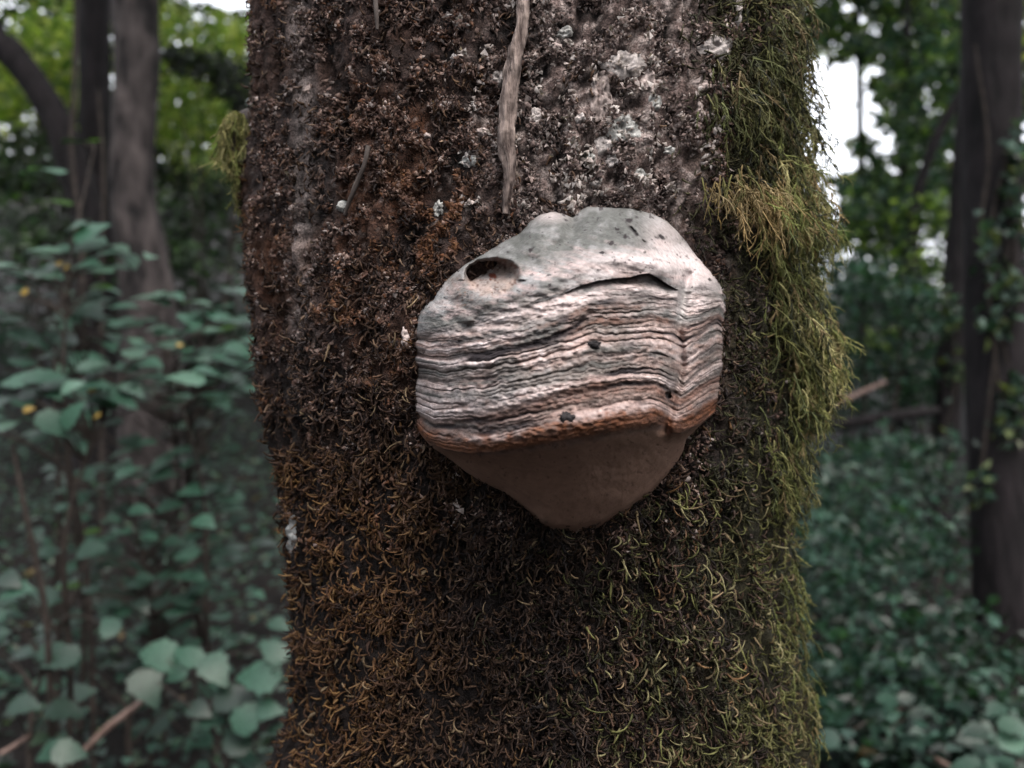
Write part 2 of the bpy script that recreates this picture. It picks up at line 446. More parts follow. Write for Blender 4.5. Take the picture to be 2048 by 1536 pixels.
LICH = [(1245,130,36,24),(1204,186,20,40),(1246,258,26,26),(1430,96,28,22),(1296,168,13,24),(1308,205,14,16),(1210,288,14,16),(1290,283,11,7),(1276,350,14,10),
        (1192,366,10,7),(1396,222,14,15),(872,414,9,14),(998,150,20,13),(812,676,9,18),(594,1066,14,42),(1472,24,9,30),(1395,170,16,12),(1340,300,8,7),(905,112,8,6),(850,268,6,6),
        (1130,60,14,10),(1160,240,9,12),(965,262,14,9),(682,412,8,10),(1225,320,9,12),(1110,90,12,8),(940,320,22,10),(1075,225,10,14),(1350,110,12,9),(1180,310,10,9)]
def on_lichen(px, py):
    m = np.zeros(px.shape, bool)
    for (x, y, rx, ry) in LICH: m |= np.hypot((px-x)/rx, (py-y)/ry) < 0.95
    return m
# crumbs: tiny crumbly flakes and leafy bits over the dry upper bark
def crumbs(px, py, size, col, lift=0.0):
    P, N, th_ = surf(px, py, 0.0)
    n = len(px)
    P = P + N*np.broadcast_to(lift, (n,))[:, None]
    base = np.array([[1, 0, 0], [-.5, .87, 0], [-.5, -.87, 0], [0.1, 0.05, 1.0]])
    V = base[None] * rng.uniform(0.5, 1.3, (n, 4, 1)) + rng.normal(0, 0.22, (n, 4, 3))
    T = np.cross(N, np.array([0, 0, 1.0])); U = np.broadcast_to(np.array([0, 0, 1.0]), N.shape)
    a = rng.uniform(0, 6.28, n)[:, None]
    X = T*np.cos(a) + U*np.sin(a) + N*rng.normal(0, 0.5, (n, 1)); Y = -T*np.sin(a) + U*np.cos(a)+ N*rng.normal(0, 0.5, (n, 1))
    X = nrm(X); Y = nrm(Y)
    sx = size * rng.uniform(0.8, 1.4, n); sy = size * rng.uniform(0.6, 1.1, n); sz = size * rng.uniform(0.6, 1.3, n)
    W = P[:, None] + V[..., 0:1]*X[:, None]*sx[:, None, None] + V[..., 1:2]*Y[:, None]*sy[:, None, None] + V[..., 2:3]*N[:, None]*sz[:, None, None]
    F = np.array([[0, 1, 3], [1, 2, 3], [2, 0, 3]])[None] + (np.arange(n)*4)[:, None, None]
    return W.reshape(-1, 3), F.reshape(-1, 3), np.repeat(col, 4, 0)

def q2t(F):
    return np.concatenate([F[:, [0, 1, 2]], F[:, [0, 2, 3]]])

# crumbs ----------------------------------------------------------
px, py = scatter(230000, 480, 1620, -60, 1100, lambda x, y: np.clip(0.45 + 2.2*clumpy(x, y), 0.02, 1) * (1 - 0.75*sstep(600, 950, y)) * (1 - 0.55*sstep(950, 1100, x)*sstep(1450, 1380, x)*(y < 480)) * (1 - 0.8*sstep(1400, 1500, x)))
k = okm(px, py) & ~(on_lichen(px, py) & (rng.random(len(px)) < .85)); px, py = px[k], py[k]
n = len(px)
col = pick([(128, 102, 94), (166, 140, 130), (96, 72, 66), (114, 76, 54), (58, 46, 44), (206, 190, 186)], n, [.25, .21, .19, .09, .18, .08])
rz = np.clip(fbm(px/110, py/120, 0, 3, 61)*2.2, 0, 1)[:, None] * (px < 950)[:, None]
col = col + (pick([(132, 84, 52), (112, 72, 48), (150, 104, 66)], n) - col) * rz * 0.75
bz = (sstep(900, 1050, px) * sstep(1450, 1380, px) * (py < 500))[:, None]
col = col + (pick([(156, 138, 134), (118, 102, 100), (70, 60, 62), (208, 196, 194)], n, [.32, .28, .22, .18]) - col) * bz * 0.8
fl = (np.exp(-((px - 604)/26)**2) * sstep(820, 640, py))[:, None]
col = col + (pick([(166, 148, 144), (128, 112, 110), (196, 180, 176), (84, 72, 72)], n) - col) * fl * .8
col = col * 1.18
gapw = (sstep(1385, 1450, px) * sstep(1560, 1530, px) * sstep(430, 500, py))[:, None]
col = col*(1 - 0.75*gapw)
sx_ = rng.normal(0, 1, (90, 7, 2))*np.array([7, 7]) + np.stack([rng.uniform(880, 1440, 90), rng.uniform(-20, 420, 90)], -1)[:, None]
sx_ = sx_.reshape(-1, 2); sx_ = sx_[okm(sx_[:, 0], sx_[:, 1])]
spk = crumbs(sx_[:, 0], sx_[:, 1], rng.uniform(.0012, .0026, len(sx_)), pick([(232, 222, 220), (210, 196, 192)], len(sx_)), .0015)
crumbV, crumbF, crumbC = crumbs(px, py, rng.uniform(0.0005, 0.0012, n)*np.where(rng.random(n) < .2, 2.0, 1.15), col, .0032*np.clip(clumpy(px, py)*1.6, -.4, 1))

# dry brown moss: short hooked shoots -------------------------------
px, py = scatter(86000, 470, 1560, -40, 1620, lambda x, y: np.clip(0.42 + 1.5*clumpy(x, y, 34, 53), 0.03 + .17*sstep(700, 950, y), 1) * (0.25 + 0.75*sstep(380, 800, y)) * (1 - 0.85*sstep(950, 1080, x)*sstep(560, 420, y)) * (1 - 0.75*sstep(1150, 1450, x)))
k = okm(px, py) & ~on_lichen(px, py); px, py = px[k], py[k]; n = len(px)
warm = np.clip(sstep(1000, 640, px) * sstep(800, 1050, py) + 0.4*fbm(px/120, py/120, 0, 2, 62), 0, 1)[:, None]
col = pick([(92, 70, 60), (68, 52, 48), (112, 86, 70), (48, 38, 38), (158, 132, 112)], n, [.27, .27, .2, .2, .06])
col = col + (pick([(136, 98, 62), (108, 74, 48), (160, 124, 82), (82, 56, 42), (56, 42, 36)], n, [.26, .26, .16, .2, .12]) - col) * warm
Ls = rng.uniform(0.0035, 0.0085, n) * (0.8 + 0.4*sstep(500, 1000, py)); Ws = rng.uniform(0.0005, 0.0013, n)
lf = rng.uniform(-.001, .0012, n) + .003*np.clip(clumpy(px, py, 34, 53), -.3, 1)
midd = np.exp(-((px-1130)/230)**2) * sstep(850, 1020, py)  # moss below the fungus: its soft shadow is put into the colour
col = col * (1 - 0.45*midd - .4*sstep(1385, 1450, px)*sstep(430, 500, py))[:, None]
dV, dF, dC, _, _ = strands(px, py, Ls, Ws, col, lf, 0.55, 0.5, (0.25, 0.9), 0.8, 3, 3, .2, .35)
# paler, larger crescents
px, py = scatter(2000, 500, 1500, 560, 1620, lambda x, y: (0.2 + 0.8*sstep(700, 1100, y)) * np.clip(0.5 + clumpy(x, y, 40, 55), 0, 1))
k = okm(px, py) & ~on_lichen(px, py); px, py = px[k], py[k]; n = len(px)
col = pick([(140, 106, 72), (116, 88, 64), (168, 144, 114), (104, 76, 56)], n)
eV, eF, eC, _, _ = strands(px, py, rng.uniform(0.006, 0.013, n), rng.uniform(0.0006, 0.0013, n), col, 0.001, 0.6, 0.4, (0.2, 0.8), 0.9, 5, 3, .2)
n = 9000
tq = np.where(rng.random(n) < .5, rng.uniform(-1.9, -1.2, n), rng.uniform(-1.3, .4, n)); zq = np.where(tq < -1.2, rng.uniform(.45, 1.6, n), np.where(rng.random(n) < .6, rng.uniform(.35, .74, n), rng.uniform(1.36, 1.7, n)))
col = pick([(92, 70, 60), (68, 52, 48), (120, 88, 62), (48, 38, 38), (128, 88, 52)], n)
xV, xF, xC, _, _ = strands(tq, zq, rng.uniform(.004, .009, n), rng.uniform(.0005, .0013, n), col, .0, .55, .5, (.25, .9), .8, 3, 3, .2, .35, tz=True)
vp = np.array([(1047,0),(1044,60),(1032,110),(1024,165),(1016,225),(1012,290),(1019,330),(1017,380),(1012,430)], float)
ti = np.clip(rng.random(320)**.7*8, 0, 7.99); i_ = ti.astype(int); f_ = (ti - i_)[:, None]
vx = vp[i_]*(1-f_) + vp[i_+1]*f_ + rng.normal(0, 9, (320, 2))
vcr = crumbs(vx[:, 0], vx[:, 1], rng.uniform(.0007, .002, 320), pick([(128, 102, 94), (96, 72, 66), (114, 76, 54), (190, 172, 164)], 320), rng.uniform(.002, .0065, 320))
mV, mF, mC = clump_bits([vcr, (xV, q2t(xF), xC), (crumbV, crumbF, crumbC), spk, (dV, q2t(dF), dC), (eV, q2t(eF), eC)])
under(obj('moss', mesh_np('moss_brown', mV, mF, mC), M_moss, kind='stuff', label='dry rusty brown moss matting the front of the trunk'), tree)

# green moss of the right flank and foot -----------------------------
def greenmask(x, y):
    return np.clip(sstep(1340, 1480, x) + sstep(1080, 1400, x)*sstep(930, 1120, y) + 0.25*sstep(900, 1250, y)*sstep(900, 1200, x), 0, 1)
px, py = scatter(48000, 900, 1640, -60, 1620, lambda x, y: greenmask(x, y) * np.clip(0.5 + 1.0*clumpy(x, y, 36, 57), 0.06, 1) * (1 - 0.6*sstep(1380, 1480, x)*sstep(400, 480, y)*sstep(980, 850, y)*sstep(1560, 1520, x)))
k = okm(px, py) & ~on_lichen(px, py); px, py = px[k], py[k]; n = len(px)
bright = np.clip(sstep(1420, 1560, px) + 0.6*fbm(px/60, py/60, 0, 2, 63), 0, 1)[:, None]
col = pick([(70, 70, 46), (50, 50, 38), (88, 86, 56), (54, 46, 40)], n)
col = col + (pick([(116, 118, 66), (92, 96, 54), (140, 136, 88), (120, 102, 68), (64, 66, 42)], n, [.27, .25, .15, .15, .18]) - col) * bright
Ls = rng.uniform(0.0045, 0.011, n); Ws = rng.uniform(0.0004, 0.0010, n)
gV, gF, gC, _, _ = strands(px, py, Ls, Ws, col, .002*np.clip(clumpy(px, py, 36, 57), -.4, 1), 0.6, 0.7, (0.2, 0.8), 0.7, 3, 3, .2)
# big pale crescents at lower right
px, py = scatter(1500, 1080, 1620, 980, 1600, lambda x, y: sstep(1050, 1350, x) * np.clip(0.45 + clumpy(x, y, 46, 58), 0, 1))
n = len(px)
col = pick([(136, 136, 84), (112, 114, 68), (166, 158, 118), (140, 122, 92)], n)
hV, hF, hC, _, _ = strands(px, py, rng.uniform(0.008, 0.018, n), rng.uniform(0.0006, 0.0012, n), col, 0.002, 0.7, 0.35, (0.2, 0.7), 0.9, 6, 3, .18)
n = 9000
tq = np.where(rng.random(n) < .6, rng.uniform(1.15, 1.95, n), rng.uniform(.2, 1.3, n)); zq = np.where(tq > 1.25, rng.uniform(.4, 1.65, n), np.where(rng.random(n) < .6, rng.uniform(.35, .74, n), rng.uniform(1.38, 1.7, n)))
col = pick([(116, 118, 66), (92, 96, 54), (70, 70, 46), (120, 102, 68), (64, 66, 42)], n)
yV, yF, yC, _, _ = strands(tq, zq, rng.uniform(.005, .014, n), rng.uniform(.0004, .001, n), col, .001, .6, .7, (.2, .7), .7, 3, 3, .2, tz=True)
gV, gF, gC = clump_bits([(yV, q2t(yF), yC), (gV, q2t(gF), gC), (hV, q2t(hF), hC)])
under(obj('moss', mesh_np('moss_green', gV, gF, gC), M_moss, kind='stuff', label='olive green moss of curled shoots on the right flank'), tree)

# feathery hanging moss -----------------------------------------------
def feathers(P, D, L, W, col, nb=9, bl=(0.15, 0.3), nseg=7, droop=0.22, leaf=0.5):
    """stems that droop plus rows of side branchlets: pinnate feather moss"""
    n = len(P); g = np.array([0, 0, -1.0])
    D = nrm(D); K = np.cross(D, g) + rng.normal(0, 0.25, (n, 3))
    ang = rng.uniform(-0.5, 1.6, (n, nseg)) * droop
    V, F, cl, dl = tubes(P, D, K, ang, L, W, nseg, 3, 0.35, 0.15)
    Cs = np.repeat(col, (nseg + 1)*3, 0)
    bi = rng.integers(1, nseg + 1, (n, nb))
    rowi = np.repeat(np.arange(n), nb); seg = bi.ravel()
    fr = rng.random(n*nb)[:, None]
    BP = cl[rowi, seg-1]*(1-fr) + cl[rowi, seg]*fr; BD0 = dl[rowi, seg]
    S = nrm(np.cross(BD0, rng.normal(0, 1, (n*nb, 3)) * 0.5 + np.array([0, -1.0, 0.2])))
    BD = BD0 * rng.uniform(0.4, 1.0, (n*nb, 1)) + S * rng.choice([-1, 1], (n*nb, 1)) * rng.uniform(0.5, 1.0, (n*nb, 1)) + rng.normal(0, 0.2, (n*nb, 3))
    BL = np.repeat(L, nb) * rng.uniform(bl[0], bl[1], n*nb); BW = np.repeat(W, nb) * rng.uniform(0.6, 1.0, n*nb)
    v2, f2, _, _ = tubes(BP, BD, np.cross(BD, g) + rng.normal(0, .3, (n*nb, 3)), rng.uniform(0.1, 0.7, n*nb), BL, BW, 2, 3, 0.2, 0.1)
    c2 = np.repeat(np.repeat(col, nb, 0) * rng.uniform(0.6, 1.3, (n*nb, 1)), 9, 0)
    return clump_bits([(V, q2t(F), Cs), (v2, q2t(f2), c2)])

def curtain(spots, colw):
    """spots: px, py, count, spread x, spread y, outward lift (m), length (m)"""
    Ps, Ds, Ls, Cs = [], [], [], []
    for (x, y, c, sx, sy, lift, ln) in spots:
        qy = rng.normal(y, sy, c); qx = np.clip(rng.normal(x, sx, c), 0, np.interp(qy, TY, TXR) - 2)
        P, N, _ = surf(qx, qy, 0)
        P = P + N * (lift * rng.uniform(0.1, 1.0, (c, 1)))
        T = np.cross(N, np.array([0, 0, 1.0]))
        D = N * rng.uniform(0.1, 0.8, (c, 1)) + np.array([0, 0, -1.0]) * rng.uniform(0.2, 1.0, (c, 1)) + T * rng.normal(0, 0.35, (c, 1))
        Ps.append(P); Ds.append(D); Ls.append(rng.uniform(0.5, 1.3, c) * ln); Cs.append(pick(*colw(c)) * (1.75 if lift > .015 else (1.2 if y > 360 else .8)))  # bulging spots brightened in colour as painted highlights, upper spots darker
    return np.concatenate(Ps), np.concatenate(Ds), np.concatenate(Ls), np.concatenate(Cs)

gcol = lambda c: ([(106, 112, 62), (132, 132, 80), (78, 84, 48), (158, 152, 106), (136, 118, 82), (54, 58, 38)], c, [.24, .22, .16, .15, .1, .13])
tcol_ = lambda c: ([(150, 128, 88), (128, 110, 70), (108, 106, 58), (164, 146, 108)], c, [.35, .25, .2, .2])
spots = [(1560, 60, 90, 34, 50, .012, .022), (1540, 170, 130, 40, 50, .012, .022), (1480, 190, 90, 40, 35, .012, .018), (1575, 280, 130, 24, 60, .014, .028),
         (1520, 300, 80, 35, 45, .010, .02), (1560, 400, 150, 26, 50, .018, .035), (1575, 510, 150, 20, 45, .011, .035), (1590, 440, 90, 8, 30, .03, .022),
         (1570, 590, 170, 22, 45, .013, .032), (1585, 670, 190, 16, 40, .024, .028), (1588, 740, 190, 12, 35, .030, .022), (1580, 800, 110, 18, 30, .022, .022),
         (1560, 880, 70, 24, 40, .012, .02), (1570, 960, 60, 20, 40, .010, .018), (1580, 1180, 70, 20, 70, .008, .016), (1600, 1380, 70, 18, 70, .010, .016)]
P, D, L, Cc = curtain(spots, gcol)
c1 = feathers(P, D, L, rng.uniform(0.0004, 0.0008, len(P)), Cc, 11)
spots = [(1450, 380, 60, 30, 20, .014, .022), (1500, 400, 60, 25, 20, .016, .025), (1570, 380, 60, 25, 30, .016, .03), (1610, 415, 60, 6, 25, .03, .018)]
P, D, L, Cc = curtain(spots, tcol_)
c2 = feathers(P, D, L, rng.uniform(0.0004, 0.0007, len(P)), Cc, 7)
cV, cF, cC = clump_bits([c1, c2])
me = mesh_np('moss_curtain', cV, cF, cC)
hm = empty('hanging_moss', tuple(surf(np.array([1590.]), np.array([500.]))[0][0]), 'long feathery yellow-green moss hanging down the right edge of the trunk', 'moss')
under(obj('shoots', me, M_moss, kind='stuff'), hm)

# moss tuft hanging from a knob on the left edge -----------------------
n = 420
a = rng.uniform(0, 2*np.pi, n); r = np.sqrt(rng.uniform(0.45, 1, n))
qx = 470 + 30*r*np.cos(a); qy = 268 + 48*r*np.sin(a)
qx[:80] = rng.normal(484, 10, 80); qy[:80] = rng.uniform(310, 390, 80)
dd = 0.635 + rng.normal(0, 0.012, n)
P = pt(qx, qy, dd)
D = np.stack([rng.normal(0, .4, n), rng.normal(0, .4, n), -np.ones(n)], -1)
tV, tF, tC = feathers(P, D, rng.uniform(0.012, 0.024, n), rng.uniform(0.0004, 0.0008, n), pick([(150, 156, 84), (172, 170, 104), (112, 118, 62), (190, 182, 122)], n), 8)
tuft = empty('moss_tuft', tuple(pt(500, 260, 0.64)), 'rounded yellow-green moss tuft hanging from a knob on the left edge of the trunk', 'moss')
under(obj('shoots', mesh_np('tuft', tV, tF, tC), M_moss, kind='stuff'), tuft)
kn = np.array([pt(530, 235, .66), pt(505, 240, .645), pt(480, 252, .637), pt(468, 275, .635), pt(472, 305, .636)])
V, F, _ = polytube(kn, [.010, .009, .008, .006, .003], 10, 0.3, 3, 3)
under(obj('knob', mesh_np('knob', V, F), M_twig), tuft)

# ---- lichen crusts ---------------------------------------------------
for i, (x, y, rx, ry) in enumerate(LICH):
    nr, na = 9, 40
    rr = np.linspace(0, 1, nr)[:, None]; aa = np.linspace(0, 2*np.pi, na, endpoint=False)[None]
    jag = 1.2 + 0.5 * fbm(np.cos(aa)*2.4 + i*7, np.sin(aa)*2.4, i, 4, 71)
    X = x + rx*rr*jag*np.cos(aa); Y = y + ry*rr*jag*np.sin(aa)
    P, N, th_ = hit(X, Y)
    hgt = trunk_disp(th_, P[..., 2])
    lift = (0.0013 + 0.0018*fbm(X/6, Y/6, 0, 3, 72)) * (1 - rr**4) - 0.0004*rr**4
    P = P + N * (0.8*hgt + 0.2*np.maximum(hgt, 0) + lift)[..., None]
    base = np.array([s2l((240, 230, 228)), s2l((232, 214, 210)), s2l((220, 220, 218))][i % 3])
    cc = base * np.clip(0.78 + 0.9*fbm(X/6, Y/6, 0, 3, 73), .2, 1.2)[..., None]
    under(obj('lichen_patch', mesh_np('lichen_patch', P, grid_faces(nr, na, True), cc.reshape(-1, 3)), M_lichen), tree)

# ---- dead vine and twigs lying on the bark -----------------------------
def on_bark(pts, off):
    a = np.array(pts, float)
    P, N, th_ = hit(a[:, 0], a[:, 1])
    return P + N*off
def bark_stem(name, pts, wpx, off, mat, label, cat_, fine=6, bump=0.35, seed=1):
    P = on_bark(pts, off)
    Rr = np.array(wpx) / 2 / FPX * P[:, 1]
    V, F, Q = polytube(P, Rr, 18, bump, seed, fine, 0.6)
    return obj(name, mesh_np(name, V, F), mat, label=label, category=cat_)
bark_stem('dead_vine', [(1052,-60),(1047,0),(1044,60),(1032,110),(1024,165),(1016,225),(1012,290),(1019,330),(1017,380),(1012,430)],
          [22,25,28,32,30,36,34,27,21,14], 0.0035, M_wood, 'pale dead vine stem running down the bark above the fungus', 'vine', 16, 0.55, 3)
bark_stem('broken_twig', [(759,-40),(761,10),(763,40),(764,66)], [10,10,9,6], 0.005, M_twig, 'short grey twig poking down the bark at the upper rim of the moss', 'twig', 4, 0.2, 5)
bark_stem('broken_twig', [(747,296),(738,335),(724,370),(710,405),(700,432)], [11,8,10,9,5], 0.005, M_twig, 'thin slanting grey twig caught in the rusty moss beside the dead vine', 'twig', 5, 0.25, 6)

# ------------------------------------------------------------------ bracket fungus
def curve(p):
    p = np.array(p, float)
    return lambda x: np.interp(x, p[:, 0], p[:, 1])
ROWS = [
 (0.00, [(830,642),(838,615),(850,606),(868,596),(876,575),(890,556),(930,526),(975,500),(1010,480),(1040,466),(1060,441),(1080,428),(1102,422),(1128,425),(1146,433),(1160,420),(1176,413),(1230,415),(1262,414),(1300,425),(1330,440),(1350,456),(1372,478),(1388,500),(1410,530),(1440,560),(1455,582),(1462,606)]),
 (0.14, [(829,652),(845,628),(880,604),(930,578),(980,556),(1040,528),(1100,498),(1146,492),(1200,480),(1260,474),(1310,484),(1350,510),(1380,534),(1420,556),(1450,582),(1463,614)]),
 (0.27, [(829,662),(850,650),(900,638),(960,618),(1030,594),(1100,566),(1160,548),(1230,543),(1300,546),(1340,562),(1372,574),(1410,574),(1445,590),(1462,624)]),
 (0.40, [(829,682),(860,690),(920,684),(1000,664),(1070,648),(1130,628),(1180,608),(1240,604),(1300,602),(1350,606),(1372,622),(1405,616),(1440,606),(1460,640)]),
 (0.52, [(830,726),(880,738),(960,728),(1040,712),(1110,696),(1170,676),(1230,672),(1300,668),(1345,672),(1366,690),(1400,668),(1435,652),(1455,668)]),
 (0.64, [(831,780),(880,796),(960,792),(1040,776),(1110,760),(1180,744),(1250,738),(1320,738),(1352,752),(1366,768),(1400,742),(1430,722),(1452,718)]),
 (0.74, [(832,826),(870,846),(930,850),(1000,842),(1080,824),(1160,806),(1240,792),(1310,788),(1342,800),(1358,812),(1390,792),(1420,774),(1447,766)]),
 (0.84, [(834,858),(856,884),(890,900),(940,907),(1000,903),(1080,890),(1160,876),(1240,862),(1300,852),(1328,850),(1342,866),(1362,866),(1400,848),(1437,818)]),
 (0.92, [(836,864),(870,896),(910,918),(960,938),(1040,962),(1100,972),(1160,968),(1220,950),(1280,926),(1330,898),(1362,880),(1400,850),(1435,822)]),
 (1.00, [(838,868),(862,895),(900,920),(930,945),(960,965),(1000,985),(1030,1007),(1060,1031),(1085,1055),(1110,1068),(1150,1071),(1200,1060),(1245,1036),(1290,1001),(1330,960),(1352,930),(1366,905),(1372,880),(1400,852),(1432,826)])]
vk = np.array([r[0] for r in ROWS])
nu, nv = 400, 450
u = np.linspace(0, 1, nu)
v = np.unique(np.concatenate([np.linspace(0, 0.84, 370) , np.linspace(0.84, 1, nv-369)])); nv = len(v)
s = (1 - np.cos(np.pi*u)) / 2
s = 0.35*u + 0.65*s
xl = np.interp(v, vk, [r[1][0][0] for r in ROWS]); xr = np.interp(v, vk, [r[1][-1][0] for r in ROWS])
FX = xl[:, None] + (xr - xl)[:, None]*s[None]
yk = np.stack([np.interp(np.interp(0.0, [0, 1], [0, 1]) + (np.array(r[1][0][0]) + (r[1][-1][0]-r[1][0][0])*s), [p[0] for p in r[1]], [p[1] for p in r[1]]) for r in ROWS])
# smooth each key row slightly, except the silhouettes
for i in range(1, len(ROWS)-2):
    for _ in range(5): yk[i, 1:-1] = 0.25*yk[i, :-2] + 0.5*yk[i, 1:-1] + 0.25*yk[i, 2:]
# interpolate along v (cubic Hermite, finite differences), with the rim kept sharp
def hermite(vk, Y, v):
    m = np.gradient(Y, vk, axis=0)
    i = np.clip(np.searchsorted(vk, v, 'right') - 1, 0, len(vk)-2)
    h = (vk[i+1] - vk[i])[:, None]; t = ((v - vk[i])[:, None]) / h
    return (2*t**3-3*t**2+1)*Y[i] + (t**3-2*t**2+t)*h*m[i] + (-2*t**3+3*t**2)*Y[i+1] + (t**3-t**2)*h*m[i+1]
ir = 7
FYa = hermite(vk[:ir+1], yk[:ir+1], np.minimum(v, 0.84)); FYb = hermite(vk[ir:], yk[ir:], np.maximum(v, 0.84))
FY = np.where((v <= 0.84)[:, None], FYa, FYb)
VV = np.repeat(v[:, None], nu, 1); UU = np.repeat(u[None], nv, 0)
# protrusion from the trunk
gk_v = [0, .012, .04, .09, .16, .27, .40, .55, .70, .80, .825, .84, .86, .90, .95, .985, 1.0]
gk_p = [-.04, .10, .24, .38, .52, .68, .80, .89, .955, .99, .985, .96, .85, .62, .37, .16, -.06]
G = np.interp(VV, gk_v, gk_p)
for _ in range(3): G[1:-1] = 0.25*G[:-2] + 0.5*G[1:-1] + 0.25*G[2:]
fu = np.power(np.clip(1 - (2*s-1)**2, 0, 1), 0.5)[None]
PROT = 0.088 * (G * fu) - 0.012*(1-fu)
# sculpted features, pixel space
def gss(x, y, rx, ry, rot=0.0):
    c, s_ = math.cos(rot), math.sin(rot); dx, dy = FX - x, FY - y
    return np.exp(-(((dx*c + dy*s_)/rx)**2 + ((-dx*s_ + dy*c)/ry)**2))
def line_d(pts):
    best = np.full(FX.shape, 1e9); sgn = np.zeros(FX.shape)
    for (x0, y0), (x1, y1) in zip(pts[:-1], pts[1:]):
        ex, ey = x1-x0, y1-y0; L2 = ex*ex+ey*ey
        t = np.clip(((FX-x0)*ex + (FY-y0)*ey)/L2, 0, 1)
        dx, dy = FX-(x0+t*ex), FY-(y0+t*ey); d = np.hypot(dx, dy)
        sg = np.sign(ex*dy - ey*dx)
        m = d < best; best = np.where(m, d, best); sgn = np.where(m, sg, sgn)
    return best, sgn
topw = sstep(0.42, 0.25, VV)
H = 0.006*gss(1235, 470, 85, 55) + 0.005*gss(1040, 500, 60, 34, -0.5) + 0.004*gss(1100, 450, 40, 30) + 0.004*gss(1400, 545, 40, 40)
H -= 0.006*gss(1140, 470, 22, 60, 0.5) + 0.004*gss(1345, 500, 16, 70, -0.75) + 0.003*gss(1075, 530, 40, 16, -0.5)
H += 0.005*gss(1290, 528, 90, 20, 0.05)
H += topw * (0.0036*fbm(FX/70, FY/60, 0, 3, 81) + 0.0011*fbm(FX/18, FY/14, 0, 4, 82))
cr1, _ = line_d([(1215,420),(1262,466),(1308,516),(1362,572)])
cr2, _ = line_d([(960,606),(1040,572),(1110,540),(1190,514),(1260,514),(1330,545)])
H += 0.0042*np.exp(-(cr1/17)**2) + 0.0046*np.exp(-(cr2/24)**2)
H -= 0.0035*gss(1345, 470, 20, 46, -0.7) + 0.003*gss(1190, 480, 60, 20, -.2)
lftw = sstep(1010, 930, FX)*sstep(.05, .14, VV)*sstep(.48, .36, VV)
H += lftw*(.0034*fbm(FX/26, FY/20, 2, 4, 112) + .004*gss(920, 588, 26, 22))
H += sstep(.26, .31, VV)*sstep(.50, .40, VV)*.0022*fbm(FX/30, FY/11, 4, 4, 113)
# the hollow
hx, hy = (FX-984)/52, (FY-556)/38
hr = np.hypot(hx, hy + 0.12*hx*hx)
rim_ = sstep(1.12, 0.78, hr + 0.07*fbm(FX/14, FY/14, 0, 2, 83))
hollow = rim_ * np.clip(0.10 + 1.0*sstep(0.7, -0.6, hy + 0.35*hx), 0, 1)
H -= 0.030*hollow + 0.002*rim_*fbm(FX/9, FY/9, 0, 3, 108)
H += 0.0022*np.exp(-((hr-1.12)/0.2)**2) * (hy < 0.1)
# ledge with a shadowed undercut
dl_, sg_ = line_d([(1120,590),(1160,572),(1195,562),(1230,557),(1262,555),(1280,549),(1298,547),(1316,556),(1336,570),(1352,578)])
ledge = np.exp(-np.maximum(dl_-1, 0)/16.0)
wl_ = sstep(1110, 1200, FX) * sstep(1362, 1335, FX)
H += wl_ * np.where(sg_ < 0, 0.0034*ledge, -0.0050*np.exp(-dl_/9.0))
# the vertical crease
crs = [(1378,548),(1370,580),(1364,620),(1357,660),(1360,700),(1364,728),(1356,765),(1345,800),(1338,835),(1330,862)]
dc_, sc_ = line_d(crs)
H -= (0.0085*np.exp(-(dc_/9.0)**2) + 0.004*np.exp(-(dc_/26.0)**2)) * sstep(.10, .25, VV) * sstep(.90, .83, VV)
H += 0.003*np.exp(-((dc_-24)/14.0)**2) * (sc_ > 0) * sstep(.45, .55, VV) * sstep(.9, .8, VV)
pit = np.hypot((FX-1337)/6.5, (FY-793)/9.5) + 0.5*fbm(FX/6, FY/6, 0, 2, 109)
H -= 0.008*sstep(1.25, 0.6, pit)
# crack on the crown
dk_, _ = line_d([(1246,440),(1262,456),(1272,468),(1284,478),(1292,487)])
crack = np.exp(-((dk_ + 2.2*fbm(FX/7, FY/7, 0, 2, 114))/2.6)**2) * (0.35 + 0.65*sstep(1248, 1270, FX)) * np.clip(.9 + 1.2*fbm(FX/9, FY/9, 1, 2, 115), 0, 1)
H -= 0.004*crack
dk2, _ = line_d([(1292,487),(1312,505),(1330,528)])
H -= 0.0022*np.exp(-(dk2/7.0)**2)
# growth bands
bw = sstep(.24, .40, VV + 0.05*fbm(FX/60, FY/60, 0, 2, 84)) * sstep(.845, .825, VV)
wav = 0.0095*fbm(FX/36, VV*4, 0, 3, 85) + 0.0048*fbm(FX/11, VV*24, 0, 3, 86)
vb = VV + wav
b1 = vnoise(FX/420 + 5, vb*24, 0, 87)
b2 = vnoise(FX/260 + 2, vb*40, 0, 88)
b3 = vnoise(FX/150, vb*74, 0, 89)
brk = fbm(FX/70, VV*16, 3, 3, 103)
l2 = np.exp(-(b2/0.13)**2); l3 = np.exp(-(b3/0.18)**2)
groove = np.clip(l2*(0.8 + 1.2*brk), 0, 1)
fine = np.clip(l3*(0.45 + 1.3*fbm(FX/45, VV*22, 5, 3, 104)), 0, 1)
ridge = 0.5*b1 + 0.55*np.sqrt(np.abs(b2)) + 0.3*np.sqrt(np.abs(b3)) - 0.4
bamp = np.clip(0.4 + 0.8*sstep(.36, .52, VV), 0, 1)
H += bw*bamp*(0.0026*ridge - 0.0011*groove - 0.0005*fine) + bw*0.0011*fbm(FX/10, FY/6, 0, 3, 90)
